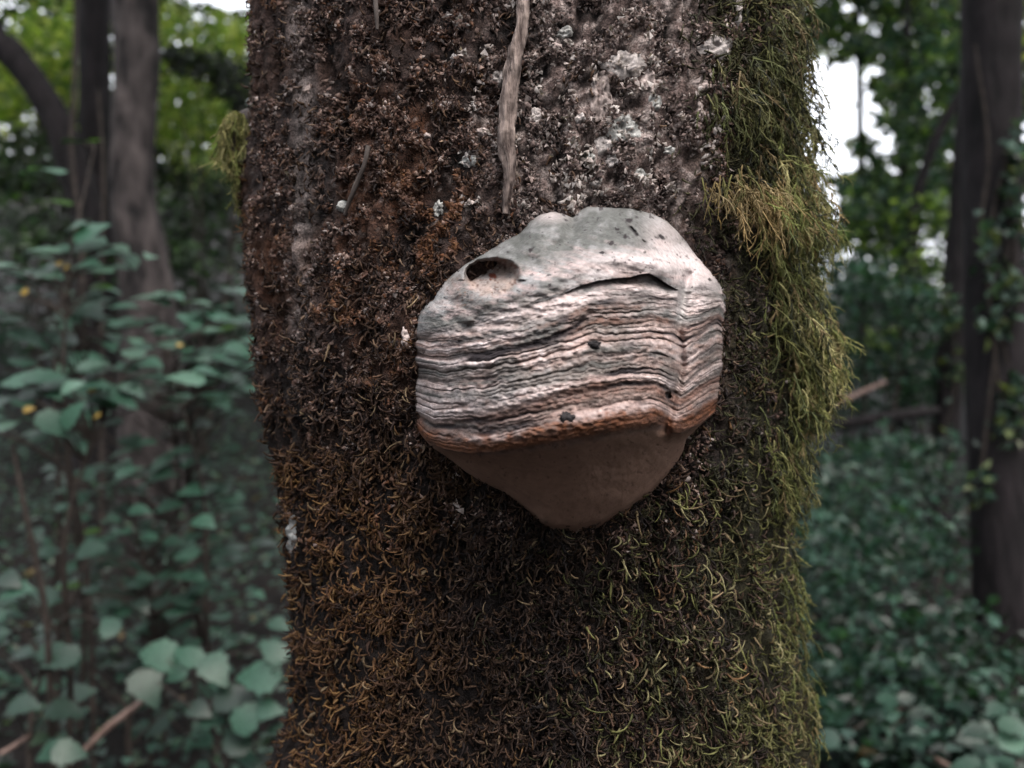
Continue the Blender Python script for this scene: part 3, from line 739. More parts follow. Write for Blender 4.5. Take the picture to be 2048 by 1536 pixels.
# rim lip and pore face undulation
H += 0.0006*np.exp(-((VV-.825)/.02)**2)
under_w = sstep(.835, .86, VV)
H += under_w*(0.0016*fbm(FX/60, FY/40, 0, 3, 91) + 0.0003*fbm(FX/9, FY/8, 0, 2, 92))
H += under_w*0.003*gss(1090, 1040, 25, 20)
edge_fade = np.clip(fu*2.2, 0, 1) * sstep(0, .03, VV) * sstep(1.0, .985, VV)
PROT = PROT + H*edge_fade
FX = FX + (2*s[None]-1)**7 * bw * ridge * 6
P0, N0, TH0 = hit(FX, FY)
depth = P0[..., 1] - PROT
VF = pt(FX, FY, depth)
# colours of crust
gy1 = s2l((116, 118, 116)); gy2 = s2l((176, 176, 178)); pinkw = s2l((226, 202, 200)); white = s2l((250, 234, 234)); dk = s2l((58, 50, 54)); rb = s2l((132, 94, 80)); tan = s2l((196, 168, 160)); org = s2l((150, 92, 58)); dko = s2l((92, 58, 46)); pore = s2l((186, 148, 130))
def mixc(C, c, w):
    return C + (c - C) * np.clip(w, 0, 1)[..., None]
m1 = fbm(FX/46, FY/36, 0, 4, 93); m2 = fbm(FX/15, FY/11, 0, 4, 94); m3 = fbm(FX/5, FY/5, 0, 2, 95); ms = fbm((FX+FY*1.2)/60, (FY-FX*0.25)/9, 0, 4, 96)
CF = np.broadcast_to(gy2, FX.shape + (3,)).copy()
CF = mixc(CF, gy1, 0.5 + 1.3*m1 + 0.5*m2)
CF = mixc(CF, pinkw, (0.15 + 1.6*ms + 0.5*m2) * sstep(.05, .2, VV))
CF = mixc(CF, gy1*.95, sstep(.24, .15, VV)*sstep(960, 1040, FX)*sstep(1330, 1270, FX)*(.75+.9*m2))
CF = mixc(CF, gy1*.9, sstep(.24, .30, VV)*sstep(.46, .36, VV)*(.45+1.6*m1+.8*ms))
CF = mixc(CF, white, 0.85*gss(1270, 528, 120, 24, -0.08) + 0.85*gss(1400, 545, 45, 45) + .5*gss(1330, 470, 40, 40) + 0.5*gss(1100, 430, 35, 14))
CF = mixc(CF, gy1*0.85, 0.8*gss(1205, 465, 60, 34, -0.25)*(0.7+0.6*m2) + .5*gss(1240, 585, 90, 22, -0.1))
CF = mixc(CF, pinkw, 0.7*gss(925, 590, 36, 32)*(0.6+m2))
CF = mixc(CF, org, 0.5*gss(925, 590, 40, 34)*np.clip(m3*2-0.4, 0, 1))
CF = mixc(CF, dk, np.clip(-ms*2.4 - 0.75, 0, 0.7) * sstep(.12, .3, VV))
CF = mixc(CF, dk, np.clip(m2*m3*6 - 0.75, 0, .8))
# hollow: fresh pinkish flesh with a rusty spot; upper-left shading painted in brown
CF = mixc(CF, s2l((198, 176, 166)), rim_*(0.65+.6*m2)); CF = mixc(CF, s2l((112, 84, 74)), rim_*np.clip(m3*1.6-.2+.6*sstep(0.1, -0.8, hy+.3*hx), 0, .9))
CF = mixc(CF, s2l((126, 58, 36)), sstep(1.2, 0.6, np.hypot((FX-985)/8, (FY-552)/7) + 0.9*m3))
CF = mixc(CF, s2l((104, 66, 52)), 0.8*np.exp(-((hr-1.0)/0.13)**2)*(hx > 0)*(0.6+m3)*(hy < 0.35))
# band colours
cb = tan + (white*0.95 - tan)*np.clip(0.4 + 0.9*ridge + 0.7*m2, 0, 1)[..., None]
cb = mixc(cb, gy1, np.clip(0.9*vnoise(FX/300, vb*30, 7, 105) + m1*0.9 + 0.0, 0, .7))
cb = mixc(cb, gy1*0.6, np.clip(vnoise(FX/120, vb*44, 9, 106)*1.6 + m2*.8 - .45, 0, .8))
cb = mixc(cb, rb, np.clip(vnoise(FX/200, vb*36, 8, 107)*(1.1 - .5*sstep(.66, .76, VV)) + 0.55*m2 - 0.25 + 1.05*sstep(.64, .77, VV), 0, .85))
cb = cb*(1 + .35*m3 + .25*m2)[..., None]
cb = mixc(cb, dk*.8, groove*1.1); cb = mixc(cb, dk*1.2, fine*0.85)
CF = mixc(CF, cb, bw)
rimw = sstep(.77, .812, VV + 0.014*m2) * sstep(.862, .835, VV)
CF = mixc(CF, org*(0.75+0.5*np.clip(m2, -.5, 1))[..., None], rimw*0.85)
CF = mixc(CF, dko, rimw*np.clip(m3*1.2 + groove, 0, .7))
CP = pore*(1 + 0.10*m1 + 0.10*m2)[..., None]
CP = mixc(CP, s2l((186, 160, 146)), 0.6*gss(1090, 1043, 8, 6)); CP = mixc(CP, s2l((96, 68, 58)), np.clip(m3*m2*6-.8, 0, .5))
CF = mixc(CF, CP, sstep(.835, .856, VV + .004*m2))
CF = mixc(CF, dk*0.6, sstep(1.2, .7, pit)); CF = mixc(CF, dk*0.6, crack*1.1)
CF = mixc(CF, s2l((216, 212, 212)), 0.8*np.exp(-((dc_)/11)**2)*sstep(560, 590, FY)*sstep(665, 630, FY))
CF = mixc(CF, dk*0.7, wl_*np.where(sg_ > 0, np.exp(-(dl_/3.2)**2), 0)*0.8)  # shadow of the undercut painted as a dark line below the ledge
for (x, y, r) in [(1222,486,4.5),(1252,474,5),(1258,440,5),(1236,458,3.5),(1322,474,6),(1205,505,3.5),(846,706,4),(1100,570,3),(1420,560,3),(1060,500,3),(1280,545,3)]:
    dd_ = np.hypot((FX-x)/1.5, FY-y)/r + .9*m3; w_ = sstep(1.2, .5, dd_)
    CF = mixc(CF, dk*0.8, w_)
fungus = empty('bracket_fungus', tuple(pt(1145, 740, 0.47)), 'large grey hoof-shaped bracket fungus with wavy growth bands on the mossy trunk', 'fungus')
ks = int(np.argmin(np.abs(v - 0.842)))
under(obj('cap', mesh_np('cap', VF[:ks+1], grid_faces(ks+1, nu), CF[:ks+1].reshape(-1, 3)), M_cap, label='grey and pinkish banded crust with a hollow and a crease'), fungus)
under(obj('pore_surface', mesh_np('pore_surface', VF[ks:], grid_faces(nv-ks, nu), CF[ks:].reshape(-1, 3)), M_pore, label='smooth brown underside tapering to a blunt tip'), fungus)
# crumbs of dirt stuck on the bands
M_dirt = mat_plain('dark_dirt', (34, 32, 36), (66, 62, 64), 0.9, 400, 0.0006)
def lump(name, x, y, rx, ry, label, seed):
    j = np.argmin((FX-x)**2 + (FY-y)**2); c = VF.reshape(-1, 3)[j]
    a, b = np.meshgrid(np.linspace(0, 2*np.pi, 22, endpoint=False), np.linspace(0.02, np.pi-0.02, 14))
    q = np.stack([np.cos(a)*np.sin(b), np.sin(a)*np.sin(b), np.cos(b)], -1)
    r = 1 + 0.9*fbm(q[..., 0]*2.3+seed, q[..., 1]*2.3, q[..., 2]*2.3, 3, 97)
    k_ = c[1]/FPX
    V = c + q*r[..., None]*np.array([rx*k_, min(rx, ry)*0.6*k_, ry*k_])
    obj(name, mesh_np(name, V, grid_faces(14, 22, True)), M_dirt, label=label, category='dirt')
lump('dirt_crumb', 1187, 689, 14, 7, 'flat dark crumb of dirt lodged halfway up the fungus bands', 3)
lump('dirt_crumb', 1133, 838, 13, 11, 'dark crumb of dirt stuck just above the orange rim of the fungus', 8)

# ------------------------------------------------------------------ background woodland
def leaf_quads(P, Nn, Dr, size, col, wid=0.62, fold=0.18):
    """little folded leaves: 6 points, 4 triangles each"""
    n = len(P); Nn = nrm(Nn); X = nrm(Dr - Nn*np.sum(Dr*Nn, -1, keepdims=True)); Y = np.cross(Nn, X)
    loc = np.array([[0, 0, 0], [.45, .5, 1], [1, 0, 0], [.45, -.5, 1]])
    V = P[:, None] + size[:, None, None]*(loc[None, :, 0:1]*X[:, None] + wid*loc[None, :, 1:2]*Y[:, None] + fold*loc[None, :, 2:3]*Nn[:, None])
    F = np.array([[0, 2, 1], [0, 3, 2]])[None] + (np.arange(n)*4)[:, None, None]
    return V.reshape(-1, 3), F.reshape(-1, 3), np.repeat(col, 4, 0)

GRN = [(66, 94, 56), (52, 80, 52), (84, 112, 62), (42, 62, 46)]
YGRN = [(172, 198, 104), (136, 168, 80), (206, 216, 136), (96, 128, 62)]  # lighter than real leaves: backlight is put into the colour
TEAL = [(52, 86, 74), (40, 70, 60), (74, 110, 96), (28, 46, 42)]
DARK = [(32, 44, 36), (26, 36, 32), (40, 54, 40)]

GAPS = [(1640,215,88,108),(1705,160,40,46),(1660,325,70,28),(1632,405,60,54),(1738,232,18,40),(1770,300,16,20),(1865,215,12,12),(1930,215,12,12),(1785,215,10,10),(1760,120,9,9),(2040,280,26,40),(2036,410,24,36),(1720,330,16,12),(1770,285,14,20),(1848,247,14,14),(1700,20,12,16),(450,0,70,22),(490,16,30,26),(345,78,10,10),(1905,320,14,14),(1690,70,8,8),(1755,60,7,7),(1800,170,9,9)]
GAPS += [(float(rng.uniform(1725, 1925)), float(rng.uniform(10, 350)), float(rng.uniform(7, 12)), float(rng.uniform(7, 13))) for _ in range(12)]
def in_gap(qx, qy):
    m = np.zeros(qx.shape, bool)
    for (x, y, rx, ry) in GAPS:
        e = 4 if rx < 30 else 2
        m |= np.hypot((qx-x)/(rx+e), (qy-y)/(ry+e)) < 1 + 0.25*vnoise(qx/14, qy/14, 0, 99)
    return m

def foliage(blobs, size, pal, flat=0.5, seed=0):
    """blobs: px, py, radius px x, radius px y, depth m, depth spread m, count"""
    Vs = []
    for (x, y, rx, ry, d, ds, c) in blobs:
        qx = x + rx*rng.normal(0, .55, c); qy = y + ry*rng.normal(0, .55, c); qd = d + ds*rng.uniform(-1, 1, c)
        if d > 6: kp = ~in_gap(qx, qy); qx, qy, qd = qx[kp], qy[kp], qd[kp]; c = len(qx)
        P = pt(qx, qy, qd)
        P[:, 2] = np.maximum(P[:, 2], ground_z(P[:, 0], P[:, 1]) + 0.03)
        Nn = np.array([0, -0.25, 1.0])*flat + rng.normal(0, 0.45, (c, 3)); Dr = rng.normal(0, 1, (c, 3))
        Vs.append(leaf_quads(P, Nn, Dr, size*rng.uniform(.6, 1.4, c), pick(pal, c)))
    return clump_bits(Vs)

def px_tree(name, path, wpx, d, mat, label, cat_='tree', crown=None, csize=.07, cpal=GRN, group=None, sides=16, bump=.18, seed=1, top=True, branches=()):
    """a trunk whose middle line passes the given pixels at distance d; carried on down into the ground"""
    P = pt([p[0] for p in path], [p[1] for p in path], d)
    Rr = np.array(wpx)/2/FPX*d
    gz = float(ground_z(P[-1, 0], P[-1, 1]))
    P = list(P); Rr = list(Rr)
    if P[-1][2] > gz:
        dirn = P[-1]-P[-2]; q = P[-1] + np.array([dirn[0]*.3, 0, gz-.1-P[-1][2]]); P.append(q); Rr.append(Rr[-1]*1.25)
    if top:
        dirn = P[0]-P[1]; dirn = dirn/abs(dirn[2]) if abs(dirn[2]) > 1e-6 else np.array([0, 0, 1.])
        dirn = dirn*min(1, .35/max(1e-6, np.hypot(dirn[0], dirn[1]))) if np.hypot(dirn[0], dirn[1]) > .35 else dirn; dirn[2] = 1
        P.insert(0, P[0]+dirn*1.6); Rr.insert(0, Rr[0]*.85)
        P.insert(0, P[0]+np.array([dirn[0]*.3, .1, 1])*2.2); Rr.insert(0, Rr[0]*.7)
        P.insert(0, P[0]+np.array([dirn[0]*.3, .1, 1])*1.8); Rr.insert(0, Rr[0]*.4)
    V, F, Q = polytube(P, Rr, sides, bump, seed, 8, 0.5)
    root = empty(name, tuple(P[-1]), label, cat_, group)
    under(obj('trunk', mesh_np('trunk', V, F), mat), root)
    for i, (bp, bw_) in enumerate(branches):
        bd = [b[2] if len(b) > 2 else d for b in bp]
        V, F, _ = polytube(pt([b[0] for b in bp], [b[1] for b in bp], bd), np.array(bw_)/2/FPX*d, 8, .2, seed+i, 5)
        under(obj('branch', mesh_np('branch', V, F), mat), root)
    if crown:
        V, F, C_ = foliage(crown, csize, cpal)
        if top and name == 'forest_tree':
            c = np.array(P[1]); m_ = 1300
            q = rng.normal(0, 1, (m_, 3)); q = q/np.linalg.norm(q, axis=1, keepdims=True)*rng.random((m_, 1))**.4
            Q_ = c + q*np.array([2.6, 2.6, 1.7]) + [0, .6, .6]
            Q_ = Q_[(Q_[:, 1] > 1.9)]
            X_ = leaf_quads(Q_, np.array([0, 0, 1.]) + rng.normal(0, .5, Q_.shape), rng.normal(0, 1, Q_.shape), rng.uniform(.2, .38, len(Q_)), pick(cpal, len(Q_)))
            V, F, C_ = clump_bits([(V, F, C_), X_])
        under(obj('crown', mesh_np('crown', V, F, C_, False), M_leafmass, kind='stuff'), root)
    return root

px_tree('forest_tree', [(272,-60),(274,100),(266,260),(268,400),(285,520),(300,700)], [86,84,82,88,98,110], 4.6, M_trunk_grey, 'grey blotched trunk rising from the undergrowth beside two thin stems', crown=[(290,-260,260,120,4.9,.8,900)], seed=11)
px_tree('forest_tree', [(188,-60),(190,100),(190,260),(192,420),(196,560)], [60,60,60,62,66], 6.4, M_trunk_dark, 'straight black trunk just behind the grey blotched trunk', crown=[(170,-220,260,110,6.6,.8,700)], seed=12)
px_tree('forest_tree', [(-40,30),(20,105),(70,170),(120,260),(160,380),(180,520)], [58,58,56,58,60,64], 5.8, M_trunk_dark, 'dark leaning trunk slanting across the yellow-green foliage', crown=[(-160,-160,220,120,6,.8,500)], seed=13)
px_tree('young_tree', [(152,-60),(151,60),(148,180),(143,290),(150,380),(162,450),(166,560)], [8,9,10,10,9,9,9], 3.0, M_stem, 'thin pale wavy stem standing before the black trunk', 'sapling', seed=14, sides=8, crown=[(150,-160,120,60,3,.4,160)])
px_tree('young_tree', [(196,180),(205,300),(207,380),(206,470),(204,560)], [5,7,8,8,8], 3.6, M_stem, 'very thin straight stem close in front of the grey blotched trunk', 'sapling', seed=15, sides=8, top=False)
px_tree('forest_tree', [(1984,-60),(1984,150),(1986,350),(1990,600),(1997,900),(2003,1150),(2022,1340)], [112,112,110,112,112,112,130], 3.5, M_trunk_dark, 'dark ivy-clad trunk with a pale liana running down it', crown=[(2040,-240,300,120,3.8,.8,700)], seed=16)
px_tree('forest_tree', [(1925,340),(1915,520),(1905,700),(1890,880),(1875,1020),(1862,1140)], [40,46,52,52,50,54], 5.2, M_trunk_dark, 'slimmer black trunk tilting behind the ivy-clad trunk', seed=17, crown=[(1930,-180,200,90,5.4,.8,500)])
px_tree('forest_tree', [(1808,300),(1806,420),(1802,520),(1800,640)], [16,18,20,22], 8.0, M_trunk_dark, 'distant thin dark trunk behind the sunlit leaves', seed=18, crown=[(1800,-200,160,80,8,.8,200)])
px_tree('forest_tree', [(1722,380),(1724,480),(1726,560),(1728,660)], [14,15,17,18], 9.0, M_trunk_dark, 'faint distant trunk beyond the hanging moss', seed=19, crown=[(1720,-200,160,80,9,.8,200)])
px_tree('forest_tree', [(1975,60),(1930,170),(1880,260),(1850,340),(1830,420),(1815,640)], [18,18,20,20,22,24], 6.0, M_trunk_dark, 'dark trunk leaning into the ivy-clad trunk from behind', seed=20)

# liana and ivy on the right-hand trunk
P = pt([1950,1958,1968,1975,1976,1966,1958], [90,150,210,280,340,410,470], 3.40)
V, F, _ = polytube(P, np.array([5,6,6,6,6,6,5])/2/FPX*3.4, 8, .2, 4, 5)
obj('liana', mesh_np('liana', V, F), M_stem, label='thin pale liana winding down the dark ivy-clad trunk', category='vine')
def ivy(label, blobs, n):
    V, F, C_ = foliage(blobs, .05, [(70, 100, 90), (50, 80, 68), (96, 124, 112), (40, 62, 54), (110, 124, 80)], .2)
    root = empty('ivy', tuple(pt(blobs[0][0], blobs[0][1], blobs[0][4])), label, 'ivy')
    under(obj('leaves', mesh_np('ivy_leaves', V, F, C_, False), M_leafmass, kind='stuff'), root)
    st = pt([b[0] for b in blobs], [b[1] for b in blobs], blobs[0][4]+.03)
    if len(st) > 1:
        V, F, _ = polytube(st, np.full(len(st), .006), 6, .1, 2, 4); under(obj('stem', mesh_np('ivy_stem', V, F), M_stem), root)
ivy('ivy with blue-grey leaves climbing the dark trunk with the liana', [(2030,420,26,70,3.36,.04,60),(2025,560,30,50,3.36,.04,50),(1995,640,40,30,3.36,.04,40),(2030,780,30,40,3.36,.04,40),(2010,860,40,30,3.36,.04,40),(1975,500,30,60,3.36,.04,40),(2035,300,20,60,3.36,.04,40),(1960,960,20,60,3.37,.03,25)], 1)
ivy('scattered ivy leaves on the slim tilting black trunk', [(1895,620,30,60,5.0,.05,50),(1915,740,26,50,5.0,.05,40),(1880,900,30,40,5.0,.05,30)], 2)

# shrubs and leaf masses
def shrub(label, blobs, size, pal, name='shrub', flat=.5, group=None):
    c = pt(blobs[0][0], blobs[0][1], blobs[0][4]); c[2] = float(ground_z(c[0], c[1]))
    root = empty(name, tuple(c), label, 'shrub', group)
    V, F, C_ = foliage(blobs, size, pal, flat)
    under(obj('foliage', mesh_np('foliage', V, F, C_, False), M_leafmass, kind='stuff'), root)
    stems = []
    for b in blobs[:5]:
        e = pt(b[0], b[1]-b[3]*.3, b[4]); m = (e*.6 + c*.4) + rng.normal(0, .06, 3)
        V, F, _ = polytube([c - [0, 0, .05], m, e], [.012, .009, .003], 6, .2, 1, 4); stems.append((V, F))
    under(obj('stem', mesh_np('stem', *cat(stems)), M_stem), root)
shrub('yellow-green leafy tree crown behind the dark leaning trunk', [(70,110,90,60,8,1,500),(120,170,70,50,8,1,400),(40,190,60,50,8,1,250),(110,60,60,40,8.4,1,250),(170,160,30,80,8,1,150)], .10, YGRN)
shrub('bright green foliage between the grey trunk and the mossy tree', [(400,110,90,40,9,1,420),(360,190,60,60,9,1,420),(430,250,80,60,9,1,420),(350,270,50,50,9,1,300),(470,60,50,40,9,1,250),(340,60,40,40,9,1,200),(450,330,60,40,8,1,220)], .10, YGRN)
shrub('dark drooping bough mass behind the moss tuft', [(400,130,60,26,6,.3,260),(460,160,50,36,6,.3,260),(350,112,40,20,6,.3,120),(490,200,30,36,6,.3,160)], .06, DARK)
shrub('dim green thicket at the foot of the grey trunk', [(400,430,110,60,7,1,700),(340,520,90,50,6,.8,420),(60,330,90,80,7.5,1,500),(60,470,90,60,6,1,400),(450,380,70,60,7,1,300)], .07, DARK+GRN[:2])
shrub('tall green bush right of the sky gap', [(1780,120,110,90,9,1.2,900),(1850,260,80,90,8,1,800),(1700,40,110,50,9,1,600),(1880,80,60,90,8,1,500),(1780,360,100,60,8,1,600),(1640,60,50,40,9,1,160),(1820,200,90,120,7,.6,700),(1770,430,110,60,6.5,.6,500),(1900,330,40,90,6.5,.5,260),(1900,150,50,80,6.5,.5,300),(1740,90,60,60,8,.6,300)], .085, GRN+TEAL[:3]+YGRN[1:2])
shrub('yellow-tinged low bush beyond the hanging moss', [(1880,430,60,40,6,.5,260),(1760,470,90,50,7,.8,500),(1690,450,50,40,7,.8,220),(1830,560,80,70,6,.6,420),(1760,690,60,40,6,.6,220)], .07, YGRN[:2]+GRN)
shrub('grey-green arching shrub before the slim black trunk', [(1720,560,70,40,5,.6,380),(1800,600,80,40,5,.6,420),(1850,640,60,40,5,.6,260),(1680,640,60,60,5.4,.6,320),(1700,740,60,40,5.6,.6,320),(1800,720,90,50,5.4,.5,420),(1740,820,120,30,5.6,.5,320),(1850,780,60,50,5.6,.4,240),(1780,900,120,40,4.6,.4,420)], .055, TEAL)
shrub('blue-green undergrowth right of the mossy tree', [(1680,1000,110,70,3.6,.5,700),(1780,1080,110,80,3.4,.5,700),(1700,1180,110,90,3.0,.4,650),(1640,1090,60,80,3.2,.4,350),(1880,1100,50,70,3.4,.3,220),(1840,960,80,40,4.0,.4,260)], .04, TEAL)
shrub('dark green fern-like tangle at the foot of the ivy-clad trunk', [(1720,1330,110,70,2.5,.3,520),(1830,1380,120,60,2.4,.3,600),(1950,1440,100,60,2.3,.3,520),(1700,1460,90,60,2.2,.25,420),(1850,1500,120,50,2.1,.2,420),(1990,1330,70,50,2.7,.3,220),(1900,1250,80,50,3.0,.3,300)], .045, TEAL+DARK[:1])

# the far woodland: one mass of leaves, with the sky showing through the gaps
n = 60000
qx = rng.uniform(-700, 2750, n); qy = np.concatenate([rng.uniform(-300, 760, n*3//4), rng.uniform(350, 800, n - n*3//4)]); qd = rng.uniform(10, 17, n)
keep = np.ones(n, bool)
keep &= ~in_gap(qx, qy) | (rng.random(n) < .02)
keep &= rng.random(n) < np.clip(0.85 + 0.6*fbm(qx/70, qy/60, 0, 3, 98), .15, 1)
qx, qy, qd = qx[keep], qy[keep], qd[keep]; n = len(qx)
P = pt(qx, qy, qd); P[:, 2] = np.maximum(P[:, 2], ground_z(P[:, 0], P[:, 1]) + .05)
ex = 16000
ax = rng.uniform(-300, 560, ex); ay = rng.uniform(-250, 380, ex); ad = rng.uniform(9.5, 13, ex)
kk = ~(np.hypot((ax-450)/85, (ay-0)/26) < 1) & (rng.random(ex) < np.clip(.8 + .8*fbm(ax/60, ay/50, 0, 3, 111), .1, 1))
ax, ay, ad = ax[kk], ay[kk], ad[kk]
bx = rng.uniform(1560, 2250, 15000); by = rng.uniform(-250, 420, 15000); bd = rng.uniform(8.5, 12, 15000)
kk = ~in_gap(bx, by) & (rng.random(15000) < np.clip(.85 + .7*fbm(bx/60, by/50, 0, 3, 116), .1, 1))
ax, ay, ad = np.concatenate([ax, bx[kk]]), np.concatenate([ay, by[kk]]), np.concatenate([ad, bd[kk]])
qx = np.concatenate([qx, ax]); qy = np.concatenate([qy, ay]); P = np.concatenate([P, pt(ax, ay, ad)]); n = len(qx)
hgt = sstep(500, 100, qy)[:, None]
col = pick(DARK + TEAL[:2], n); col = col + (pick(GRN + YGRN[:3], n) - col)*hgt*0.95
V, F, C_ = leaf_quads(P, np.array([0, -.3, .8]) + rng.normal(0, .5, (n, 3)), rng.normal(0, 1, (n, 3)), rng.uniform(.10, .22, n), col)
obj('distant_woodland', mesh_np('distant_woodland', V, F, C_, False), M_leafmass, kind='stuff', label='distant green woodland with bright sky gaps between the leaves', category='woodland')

# the wood goes on behind the photographer
n = 30000
an = rng.uniform(math.radians(48), math.radians(312), n); rd = rng.uniform(6, 13, n); el = np.radians(rng.uniform(-2, 1, n) + 44*rng.random(n)**1.15)
P = np.stack([rd*np.sin(an), rd*np.cos(an), CAMH + rd*np.tan(el)], -1); P[:, 2] = np.maximum(P[:, 2], ground_z(P[:, 0], P[:, 1]) + .05)
V, F, C_ = leaf_quads(P, np.array([0, 0, .8]) + rng.normal(0, .5, (n, 3)), rng.normal(0, 1, (n, 3)), rng.uniform(.2, .4, n), pick(GRN + TEAL[:2], n))
obj('surrounding_woodland', mesh_np('surrounding_woodland', V, F, C_, False), M_leafmass, kind='stuff', label='green woodland closing in all around the clearing', category='woodland')

# ground cover: low leafy carpet
n = 44000
gxx = rng.uniform(-5.5, 5.5, n); gyy = 1.3 + 7.5*rng.random(n)**1.6
gzz = ground_z(gxx, gyy)
dens = np.clip(0.6 + 1.2*fbm(gxx*1.6, gyy*1.6, 0, 3, 101), .05, 1)
keep = rng.random(n) < dens
gxx, gyy, gzz = gxx[keep], gyy[keep], gzz[keep]; n = len(gxx)
hh_ = (0.03 + 0.38*rng.random(n)**1.3) * np.clip(0.55 + 0.9*fbm(gxx*1.1, gyy*1.1, 0, 2, 102), .15, 1.2)
P = np.stack([gxx, gyy, gzz + hh_], -1)
far = np.hypot(gxx, gyy - .68) > .5
P = P[far]; n = len(P)
V, F, C_ = leaf_quads(P, np.array([0, -.2, 1.]) + rng.normal(0, .3, (n, 3)), rng.normal(0, 1, (n, 3))*np.array([1, 1, .3]), rng.uniform(.025, .06, n), pick(TEAL + [(52, 84, 60), (84, 100, 84), (112, 96, 60)], n, [.24, .24, .16, .16, .12, .06, .02]), .75)
obj('ground_cover', mesh_np('ground_cover', V, F, C_, False), M_leafmass, kind='stuff', label='low dark green leafy ground cover on the forest floor', category='ground cover')

# ------------------------------------------------------------------ saplings with countable leaves
def leaf_mesh(name, mat, wide=0.9, seed=0):
    n_ = 9; t = np.linspace(0, 1, n_)
    w = wide*0.5*np.sin(np.pi*np.power(t, .62))**.9*(1 - .15*t)
    w[0] = .02; w[-1] = 0.005
    w[1:-1] *= 1 + .10*np.where(np.arange(1, n_-1) % 2, 1, -1)
    z = -.16*(t-.35)**2*1.6
    L = np.stack([t - .10*np.sin(np.pi*t)*0, w, z + .10*w], -1); Mm = np.stack([t, t*0, z], -1); Rr = np.stack([t, -w, z + .10*w], -1)
    V = np.concatenate([L, Mm, Rr]); F = []
    for i in range(n_-1):
        F += [[i, n_+i, n_+i+1, i+1], [n_+i, 2*n_+i, 2*n_+i+1, n_+i+1]]
    V[:, 0] -= .5
    me = mesh_np(name, V, np.array(F), None, True); me.materials.append(mat); return me
LM = [leaf_mesh('leaf', m_, w_) for m_, w_ in zip(LEAFM, (.8, .78, .6, .75, .8))]

def sapling(label, base_px, base_d, leaves, name='sapling', group=None):
    """leaves: px, py, length px, apparent height/width, roll deg, material, depth"""
    b = pt(base_px[0], base_px[1], base_d); b[2] = float(ground_z(b[0], b[1]))
    root = empty(name, tuple(b), label, 'sapling', group)
    LP = np.array([pt(l[0], l[1], l[6]) for l in leaves])
    top = LP[np.argmax(LP[:, 2])]; ctr = LP.mean(0)
    hub = np.stack([b - [0, 0, .05], b*.6 + ctr*.4 + rng.normal(0, .02, 3), b*.25 + ctr*.75 + rng.normal(0, .02, 3), top*.9 + ctr*.1 - [0, 0, .02]])
    V, F, Q = polytube(hub, [.008, .007, .005, .002], 7, .15, 5, 8)
    parts = [(V, F)]
    for (x, y, L, asp, roll, mi, d), lp in zip(leaves, LP):
        ln = L/FPX*d
        flip = rng.random() < .5
        yaw = rng.normal(0, .45) + (math.pi if flip else 0)
        tilt = math.asin(min(.95, asp))
        M = Matrix.Translation(Vector(lp)) @ Matrix.Rotation(-math.radians(roll), 4, 'Y') @ Matrix.Rotation(tilt*1.0, 4, 'X') @ Matrix.Rotation(yaw, 4, 'Z') @ Matrix.Scale(ln, 4)
        o = obj('leaf', LM[mi]); o.parent = root; o.matrix_parent_inverse = Matrix.Translation(-root.location); o.matrix_basis = M
        j = np.argmin(np.linalg.norm(Q - lp - np.array([0, 0, -.08]), axis=1))
        bs = np.array(M @ Vector((-.5, 0, -.03)))
        mid = (Q[j] + bs)/2 + [0, 0, .015]
        V, F, _ = polytube([Q[j], mid, bs], [.0026, .002, .0014], 5, 0, 1, 3); parts.append((V, F))
    under(obj('stem', mesh_np('stem', *cat(parts)), M_stem), root)

def fill(n_, x, y, rx, ry, L, asp, d, mats=(0, 1), rolls=(-18, 18)):
    return [(float(rng.normal(x, rx*.55)), float(rng.normal(y, ry*.55)), float(L*rng.uniform(.65, 1.3)), float(asp*rng.uniform(.5, 1.5)), float(rng.uniform(*rolls)), int(rng.choice(mats)), float(d*rng.uniform(.93, 1.07))) for _ in range(n_)]

sapling('broad-leaved sapling with pale top leaves before the grey blotched trunk', (190, 900), 2.0,
  [(182,462,80,.75,20,0,1.95),(150,452,60,.5,35,0,1.96),(172,492,84,.6,5,0,1.98),(242,496,52,.35,-14,4,2.0),(85,500,70,.28,-8,4,1.95),(140,497,60,.5,0,0,2.0),(12,530,46,.4,0,4,1.9),(28,546,56,.3,-8,0,1.92),(88,548,62,.4,-5,4,1.95),(200,540,56,.4,-8,4,1.98),(262,520,56,.4,-32,0,2.0),(300,512,40,.2,-20,4,2.1),(120,528,60,.5,10,0,2.0),(47,584,22,.9,40,3,1.9),(30,575,40,.5,0,0,1.92),(202,572,50,.6,10,2,1.98),(185,590,46,.5,-10,1,2.0),(95,590,50,.5,10,1,2.0),(116,527,16,.8,0,3,1.95),(132,536,18,.8,60,3,1.95)]
  + fill(8, 130, 540, 110, 40, 54, .35, 2.05, (0, 1)))
sapling('low sapling holding one large green leaf under the pale-topped sapling', (150, 950), 2.1,
  [(178,622,84,.55,-6,0,2.05),(140,630,60,.4,-12,0,2.06),(60,676,86,.3,-28,0,2.0),(120,672,72,.25,-28,1,2.05),(20,640,50,.3,0,1,2.0),(210,600,44,.4,10,1,2.1)] + fill(6, 120, 690, 110, 40, 50, .3, 2.1, (1,)))
